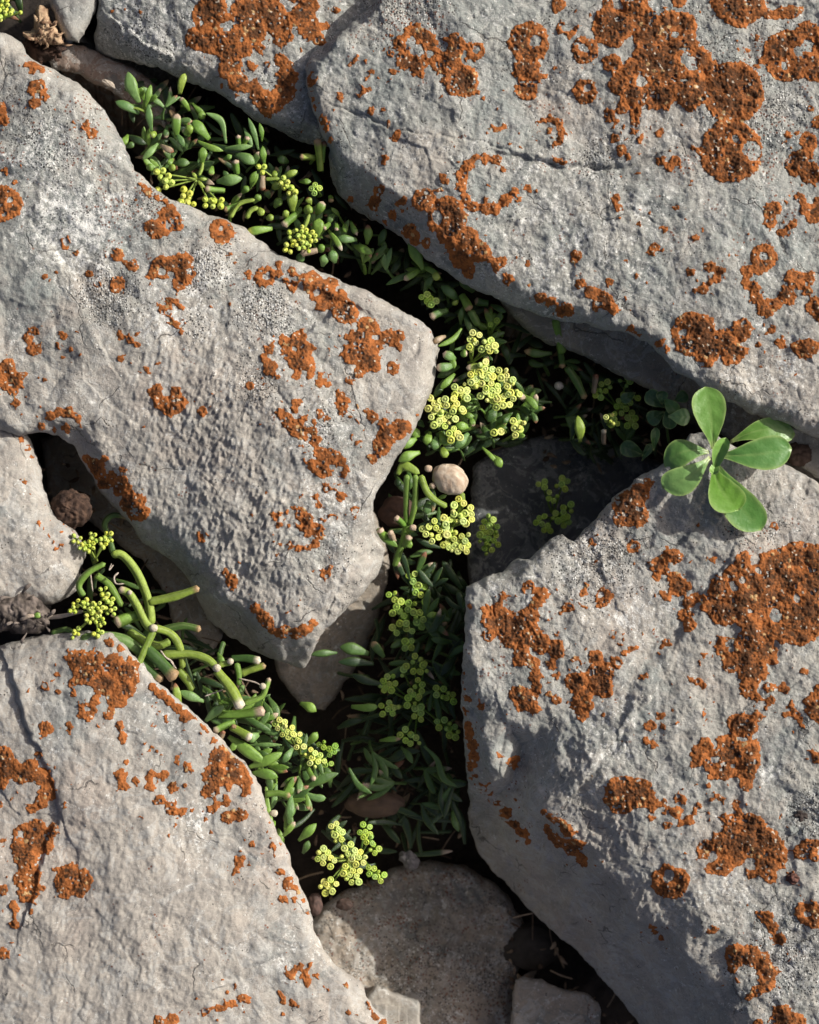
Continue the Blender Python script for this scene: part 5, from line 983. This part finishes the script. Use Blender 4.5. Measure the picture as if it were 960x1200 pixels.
# ------------------------------------------------------------------ broad leaves
def broad(root, base, tip, wd, zb, zm, zt, col, cup=0.12, side=0, edge=(0.30, 0.40, 0.13), bend=0.0, ov=0.68, fold=0.0):
    nl, nw = 26, 13; wd = wd * 1.08
    bx, by = base; tx, ty = tip; L = math.hypot(tx - bx, ty - by); ux, uy = (tx - bx) / L, (ty - by) / L; nx, ny = -uy, ux
    V = []; C = []
    t = np.linspace(0, 1, nl); s_ = np.linspace(-1, 1, nw)
    prof = np.interp(t, [0, .06, .2, .4, .6, .75, .86, .94, .98, 1], [.14, .15, .36, .74, .98, 1.0, .88, .62, .36, 0.02])
    prof = np.convolve(np.pad(prof, 1, 'edge'), [.2, .6, .2], 'valid'); prof[-1] = 0.04
    c = np.array(col)
    for layer in (0, 1):
        for i in range(nl):
            f = t[i]; z0 = zb * (1 - f) ** 2 + 2 * zm * f * (1 - f) + zt * f * f
            off = bend * L * math.sin(math.pi * f) 
            for q in s_:
                hw = wd / 2 * prof[i]
                x = bx + ux * L * f + nx * (q * hw + off); y = by + uy * L * f + ny * (q * hw + off)
                z = z0 + cup * hw * q * q + fold * hw * abs(q) + side * q * hw - 0.9 * math.exp(-(q / 0.10) ** 2) * (1 - f * .7) + 0.5 * math.sin(f * 23 + abs(q) * 5) * 0.5
                th = 2.4 * math.sqrt(max(0, 1 - q ** 4)) * min(1, prof[i] * 2)
                if layer: z -= th
                V.append((x, y, z))
                e = abs(q) ** 10 if f < .93 else max(abs(q) ** 10, sstep(0.95, 1, np.array(f)))
                cc = c * (1 - e * .7) + np.array(edge) * e * .7
                m = math.exp(-(q / 0.07) ** 2) * (1 - f) * .5
                vein = max(0, math.sin((f * 1.0 - abs(q) * .35) * 34)) ** 6 * .12 * (1 - e)
                cc = cc * (1 - m - vein) + (m + vein) * np.array((0.26, 0.36, 0.12))
                b0 = max(0, 1 - f * 6); cc = cc * (1 - b0 * .6) + b0 * .6 * np.array((0.36, 0.36, 0.16))
                C.append(cc)
    F = []
    n = nl * nw
    for i in range(nl - 1):
        for j in range(nw - 1):
            a = i * nw + j; F.append((a, a + 1, a + nw + 1, a + nw)); F.append((n + a, n + a + nw, n + a + nw + 1, n + a + 1))
        for j in (0, nw - 1):
            a = i * nw + j; q = (a, a + nw, n + a + nw, n + a) if j == 0 else (a, n + a, n + a + nw, a + nw); F.append(q)
    for j in range(nw - 1):
        a = (nl - 1) * nw + j; F.append((a, a + 1, n + a + 1, n + a)); a = j; F.append((a, n + a, n + a + 1, a + 1))
    V = np.array(V); return pxobj('leaf', V, np.array(F), np.array(C), M_BROAD, root)
RO = Plant(838, 538, 10, 'small rosette of smooth rounded green leaves on the top corner of the right boulder', 'leaf_rosette', 'plant', None)
g1 = (0.105, 0.225, 0.038); g2 = (0.09, 0.20, 0.045); g3 = (0.12, 0.26, 0.03)
broad(RO.root, (856, 518), (932, 508), 27, -14, 2, -14, g1, side=0.05, bend=-0.12)
broad(RO.root, (832, 530), (778, 545), 31, 10, 24, 4, g2, side=-0.15, bend=0.16)
broad(RO.root, (836, 526), (827, 453), 37, 26, 38, 28, g1, bend=0.02)
broad(RO.root, (843, 534), (928, 526), 37, 26, 40, 30, (0.075, 0.19, 0.04), bend=0.03)
broad(RO.root, (838, 541), (893, 621), 40, 20, 40, 32, (0.075, 0.19, 0.035), bend=0.06)
broad(RO.root, (836, 546), (866, 598), 38, 30, 50, 46, g3, bend=0.10)
broad(RO.root, (832, 536), (776, 571), 32, 26, 42, 24, (0.15, 0.28, 0.08), bend=-0.10)
broad(RO.root, (838, 556), (851, 513), 17, 40, 56, 58, (0.16, 0.31, 0.06), bend=-0.06, fold=0.5)
broad(RO.root, (840, 538), (836, 556), 11, 40, 50, 46, (0.18, 0.33, 0.07), fold=0.5)
RO.stem([(842, 548), (840, 544), (838, 538)], 6, -10, 32, 'y')
RS = Plant(780, 490, -90, 'dark round leaved seedling in shade left of the big green rosette', 'leaf_seedling', 'plant', None)
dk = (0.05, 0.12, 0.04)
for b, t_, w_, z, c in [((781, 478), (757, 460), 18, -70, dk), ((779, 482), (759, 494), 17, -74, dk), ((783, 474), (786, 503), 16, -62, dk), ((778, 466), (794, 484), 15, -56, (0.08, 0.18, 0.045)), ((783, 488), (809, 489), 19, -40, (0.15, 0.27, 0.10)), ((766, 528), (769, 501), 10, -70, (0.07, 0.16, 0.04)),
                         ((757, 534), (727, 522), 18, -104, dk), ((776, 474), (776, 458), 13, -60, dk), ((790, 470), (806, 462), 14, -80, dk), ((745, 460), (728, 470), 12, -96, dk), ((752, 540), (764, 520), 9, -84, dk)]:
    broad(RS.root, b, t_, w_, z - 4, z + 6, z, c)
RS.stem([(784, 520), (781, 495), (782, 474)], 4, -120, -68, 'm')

# ------------------------------------------------------------------ small things
def lump(name, cx, cy, z, rx, ry, rz, mat, c0, c1, label, cat, amp=0.12, wl=0.6, seed=1, rot=0.0, nu=36, nv=24, spots=None):
    r = np.random.RandomState(seed)
    u = np.linspace(0, 2 * np.pi, nu, endpoint=False); v = np.linspace(0.02, np.pi - 0.02, nv)
    U, Vv = np.meshgrid(u, v)
    nx = np.sin(Vv) * np.cos(U); ny = np.sin(Vv) * np.sin(U); nz = np.cos(Vv)
    q = 1 + amp * (fbm(nx / wl + 5 + seed, ny / wl + nz / wl * .8 + 3, 1.0, 4, seed) + 0.6 * fbm(nz / wl * 1.3 + nx, ny / wl - nx * .7, 0.8, 3, seed + 9))
    x = nx * q * rx; y = ny * q * ry; zz = nz * q * rz
    ca, sa = math.cos(rot), math.sin(rot)
    P = np.stack([cx + x * ca - y * sa, cy + x * sa + y * ca, z + zz], -1).reshape(-1, 3)
    F = []
    for i in range(nv - 1):
        for j in range(nu):
            k = (j + 1) % nu; F.append((i * nu + j, (i + 1) * nu + j, (i + 1) * nu + k, i * nu + k))
    F += [(0, j, j + 1, j + 1) for j in range(1, nu - 1)]
    b = (nv - 1) * nu; F += [(b, b + j + 1, b + j, b + j) for j in range(1, nu - 1)]
    t = np.clip(0.5 + 0.8 * fbm(nx * 3 + seed, ny * 3 + nz * 2, 1.0, 4, seed + 3), 0, 1).reshape(-1, 1)
    C = np.array(c0) * (1 - t) + np.array(c1) * t
    ctr = (cx, cy, z)
    o = mesh_from(name, W(P[:, 0], P[:, 1], P[:, 2]) - W(np.array(float(cx)), np.array(float(cy)), float(z)), np.array(F), mat, col=C)
    o.location = W(np.array(float(cx)), np.array(float(cy)), float(z))
    return tag(o, label, cat)
lump('pebble', 527, 561, -34, 21, 18, 13, M_SHELL, (0.54, 0.45, 0.35), (0.38, 0.28, 0.20), 'round pale pink pebble resting among the sea fennel in the cleft', 'pebble', 0.10, 1.3, 3, 0.5, 60, 44)
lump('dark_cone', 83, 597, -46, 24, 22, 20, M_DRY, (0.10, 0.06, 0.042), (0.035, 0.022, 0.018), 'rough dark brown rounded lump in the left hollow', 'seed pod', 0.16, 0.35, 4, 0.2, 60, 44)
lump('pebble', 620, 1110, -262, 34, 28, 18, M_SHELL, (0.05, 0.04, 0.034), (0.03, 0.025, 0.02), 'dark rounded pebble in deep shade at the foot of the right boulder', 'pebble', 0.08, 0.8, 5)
lump('pebble', 369, 1060, -108, 9, 14, 9, M_SHELL, (0.10, 0.06, 0.05), (0.06, 0.04, 0.035), 'small dark reddish pebble beside the lime flower head', 'pebble', 0.1, 0.8, 6)
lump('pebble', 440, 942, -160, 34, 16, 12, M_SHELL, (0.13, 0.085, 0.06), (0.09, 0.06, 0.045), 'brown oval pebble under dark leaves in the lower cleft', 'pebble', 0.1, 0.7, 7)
lump('pebble', 480, 1008, -150, 12, 9, 8, M_SHELL, (0.17, 0.16, 0.16), (0.11, 0.10, 0.10), 'small grey stone chip at the upper rim of the shaded bottom stone', 'pebble', 0.25, 0.7, 8, 0.6)
lump('pebble', 466, 600, -96, 22, 18, 12, M_SHELL, (0.10, 0.055, 0.04), (0.06, 0.035, 0.028), 'dark reddish pebble half hidden under the upright stems', 'pebble', 0.12, 0.7, 9)
lump('pebble', 936, 532, -60, 17, 14, 12, M_SHELL, (0.13, 0.085, 0.065), (0.07, 0.045, 0.035), 'rough dark brown pebble right of the rosette', 'pebble', 0.22, 0.5, 10)
lump('snail_shell', 655, 452, -104, 5.5, 5, 5, M_SHELL, (0.55, 0.52, 0.47), (0.35, 0.32, 0.28), 'tiny whitish snail shell in the shade under the top boulder', 'shell', 0.05, 1.0, 11)
lump('pebble', 404, 1060, -135, 10, 7, 6, M_SHELL, (0.08, 0.05, 0.04), (0.05, 0.035, 0.03), 'tiny dark pebble under the lime flower head', 'pebble', 0.15, 0.7, 12)
lump('pebble', 940, 956, 20, 9, 7, 5, M_SHELL, (0.06, 0.045, 0.04), (0.03, 0.022, 0.02), 'black crumb lodged on the right boulder near the picture edge', 'pebble', 0.25, 0.5, 13)
lump('pebble', 930, 1029, 19, 8, 7, 6, M_SHELL, (0.14, 0.06, 0.045), (0.06, 0.03, 0.022), 'small dark red crumb sitting on the right boulder below the largest lower lichen', 'pebble', 0.25, 0.6, 14)
lump('stone_chip', 127, 98, -64, 9, 3.5, 4, M_SHELL, (0.5, 0.44, 0.37), (0.35, 0.28, 0.22), 'tiny pale chip lying in the upper left cleft', 'stone chip', 0.2, 0.7, 15, 0.5)
# crumpled dry bark and the withered stump: many folded flakes grown round a core
def flaky(name, cx, cy, z, pts, cols, label, cat, seed, n=26, core=(0.08, 0.06, 0.05), rough=1.0, sz=(10, 20)):
    root = tag(empty(name, cx, cy, z), label, cat); r = random.Random(seed)
    xs = [p[0] for p in pts]; ys = [p[1] for p in pts]
    # core body following the outline
    st = 1.6
    X, Y = np.meshgrid(np.arange(min(xs), max(xs), st), np.arange(min(ys), max(ys), st))
    wx = X + 3 * fbm(X, Y, 14, 3, seed); wy = Y + 3 * fbm(X, Y, 14, 3, seed + 4)
    d = sdf(wx, wy, pts); Z = z + 2.6 * np.sqrt(np.clip(d, 0, 60)) * 1.6 + rough * (5 * np.abs(fbm(X, Y, 18, 4, seed + 7)) + 3.0 * np.abs(fbm(X * 1.0, Y * .5, 7, 3, seed + 8)) - 2)
    Z = np.where(d < 0, z - 16, Z)
    ok = d > -2.5; cell = ok[:-1, :-1] & ok[1:, :-1] & ok[:-1, 1:] & ok[1:, 1:]
    idx = np.arange(X.size).reshape(X.shape); c = np.argwhere(cell)
    F = np.stack([idx[c[:, 0], c[:, 1]], idx[c[:, 0] + 1, c[:, 1]], idx[c[:, 0] + 1, c[:, 1] + 1], idx[c[:, 0], c[:, 1] + 1]], -1)
    u, inv = np.unique(F, return_inverse=True)
    P = np.stack([X, Y, Z], -1).reshape(-1, 3)[u]
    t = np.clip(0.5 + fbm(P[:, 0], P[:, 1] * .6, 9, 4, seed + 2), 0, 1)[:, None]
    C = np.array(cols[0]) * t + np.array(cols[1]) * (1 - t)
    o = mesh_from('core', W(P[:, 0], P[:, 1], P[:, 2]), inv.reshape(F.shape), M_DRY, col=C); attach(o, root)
    for k in range(n):
        for _ in range(60):
            x = r.uniform(min(xs), max(xs)); y = r.uniform(min(ys), max(ys))
            if inside(np.array([x]), np.array([y]), pts)[0]: break
        a = r.uniform(0, 6.28); L = r.uniform(*sz); zz = z + 10 + r.uniform(-2, 6)
        p = [(x, y, zz), (x + L * .5 * math.cos(a) + r.uniform(-3, 3), y + L * .5 * math.sin(a) + r.uniform(-3, 3), zz + r.uniform(2, 8)), (x + L * math.cos(a), y + L * math.sin(a), zz + r.uniform(-8, 4))]
        V, F2, C2 = tube(p, r.uniform(2.5, 6), 'leaf', 't', None, 0.35, 0, 7); f = r.random()
        C2[:] = np.array(cols[0]) * f + np.array(cols[1]) * (1 - f)
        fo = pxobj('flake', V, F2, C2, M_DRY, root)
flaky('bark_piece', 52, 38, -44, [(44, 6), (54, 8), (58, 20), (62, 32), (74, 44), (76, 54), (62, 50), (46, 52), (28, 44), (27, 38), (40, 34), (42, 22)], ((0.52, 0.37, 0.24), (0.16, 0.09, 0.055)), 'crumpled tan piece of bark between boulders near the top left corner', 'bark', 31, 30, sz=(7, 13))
flaky('bark_piece', 48, 62, -66, [(26, 46), (74, 50), (72, 66), (44, 74), (30, 62)], ((0.09, 0.05, 0.035), (0.04, 0.025, 0.02)), 'shadow side of the crumpled tan bark piece, its shade painted in dark brown', 'bark', 32, 12, sz=(7, 12))  # shadow side of the bark piece, shade painted as dark brown
flaky('withered_stump', 22, 716, -34, [(-20, 704), (-2, 698), (14, 694), (30, 690), (46, 700), (54, 712), (60, 722), (58, 734), (44, 742), (26, 744), (10, 738), (-20, 742)], ((0.20, 0.165, 0.145), (0.055, 0.045, 0.04)), 'withered dark grey woody plant stump at the left edge between two boulders', 'stump', 33, 46, sz=(8, 16))
sp = Plant(60, 730, -50, 'dried leaf stalk lying beside the withered stump', 'dry_twig', 'twig', None)
fibre(sp, [(50, 724, -30), (72, 722, -26), (98, 716, -24)], 6, (0.42, 0.35, 0.29)); fibre(sp, [(24, 726, -16), (34, 722, -12), (44, 722, -14)], 6, (0.45, 0.36, 0.28))
sp.leaf([(60, 742), (78, 738), (92, 746)], 9, -34, -30, 'stem', 'm'); sp.leaf([(36, 722), (50, 720)], 8, -16, -14, 'leaf', 'g', 't')

def litter():
    r = random.Random(77); Vs, Fs, Cs = [], [], []; off = 0
    zones = [([(110, 100), (215, 100), (380, 190), (470, 310), (380, 330), (160, 200)], 80, -150), ([(430, 700), (545, 700), (550, 1010), (380, 1060), (360, 960), (400, 800)], 150, -262), ([(560, 350), (640, 400), (800, 500), (700, 560), (520, 520)], 90, -225), ([(40, 520), (110, 560), (220, 720), (330, 830), (250, 850), (120, 740), (60, 600)], 80, -170), ([(600, 1050), (700, 1160), (760, 1230), (590, 1150)], 40, -262)]
    for poly, n, z0 in zones:
        xs = [p[0] for p in poly]; ys = [p[1] for p in poly]; k = 0
        while k < n:
            x, y = r.uniform(min(xs), max(xs)), r.uniform(min(ys), max(ys))
            if not inside(np.array([x]), np.array([y]), poly)[0]: continue
            k += 1; a = r.uniform(0, 6.28); L = r.uniform(4, 16) if r.random() < .7 else r.uniform(16, 40); z = z0 + r.uniform(0, 60)
            p = [(x, y, z), (x + L * .5 * math.cos(a) + r.uniform(-2, 2), y + L * .5 * math.sin(a) + r.uniform(-2, 2), z + r.uniform(0, 6)), (x + L * math.cos(a), y + L * math.sin(a), z + r.uniform(-4, 6))]
            V, F, C = tube(p, r.uniform(1.5, 3) if L > 16 else r.uniform(3, 7), 'leaf' if L < 16 else 'stem', 't', None, 0.45, 0, 6)
            q = r.random(); C[:] = np.array((0.34, 0.25, 0.17)) * q + np.array((0.08, 0.05, 0.035)) * (1 - q)
            Vs.append(V); Fs.append(F + off); Cs.append(C); off += len(V)
    V = np.concatenate(Vs)
    tag(mesh_from('plant_litter', W(V[:, 0], V[:, 1], V[:, 2]), np.concatenate(Fs), M_DRY, col=np.concatenate(Cs)), 'dry brown bits of dead leaf and twig scattered at the bottom of the clefts', 'litter', kind='stuff')
litter()
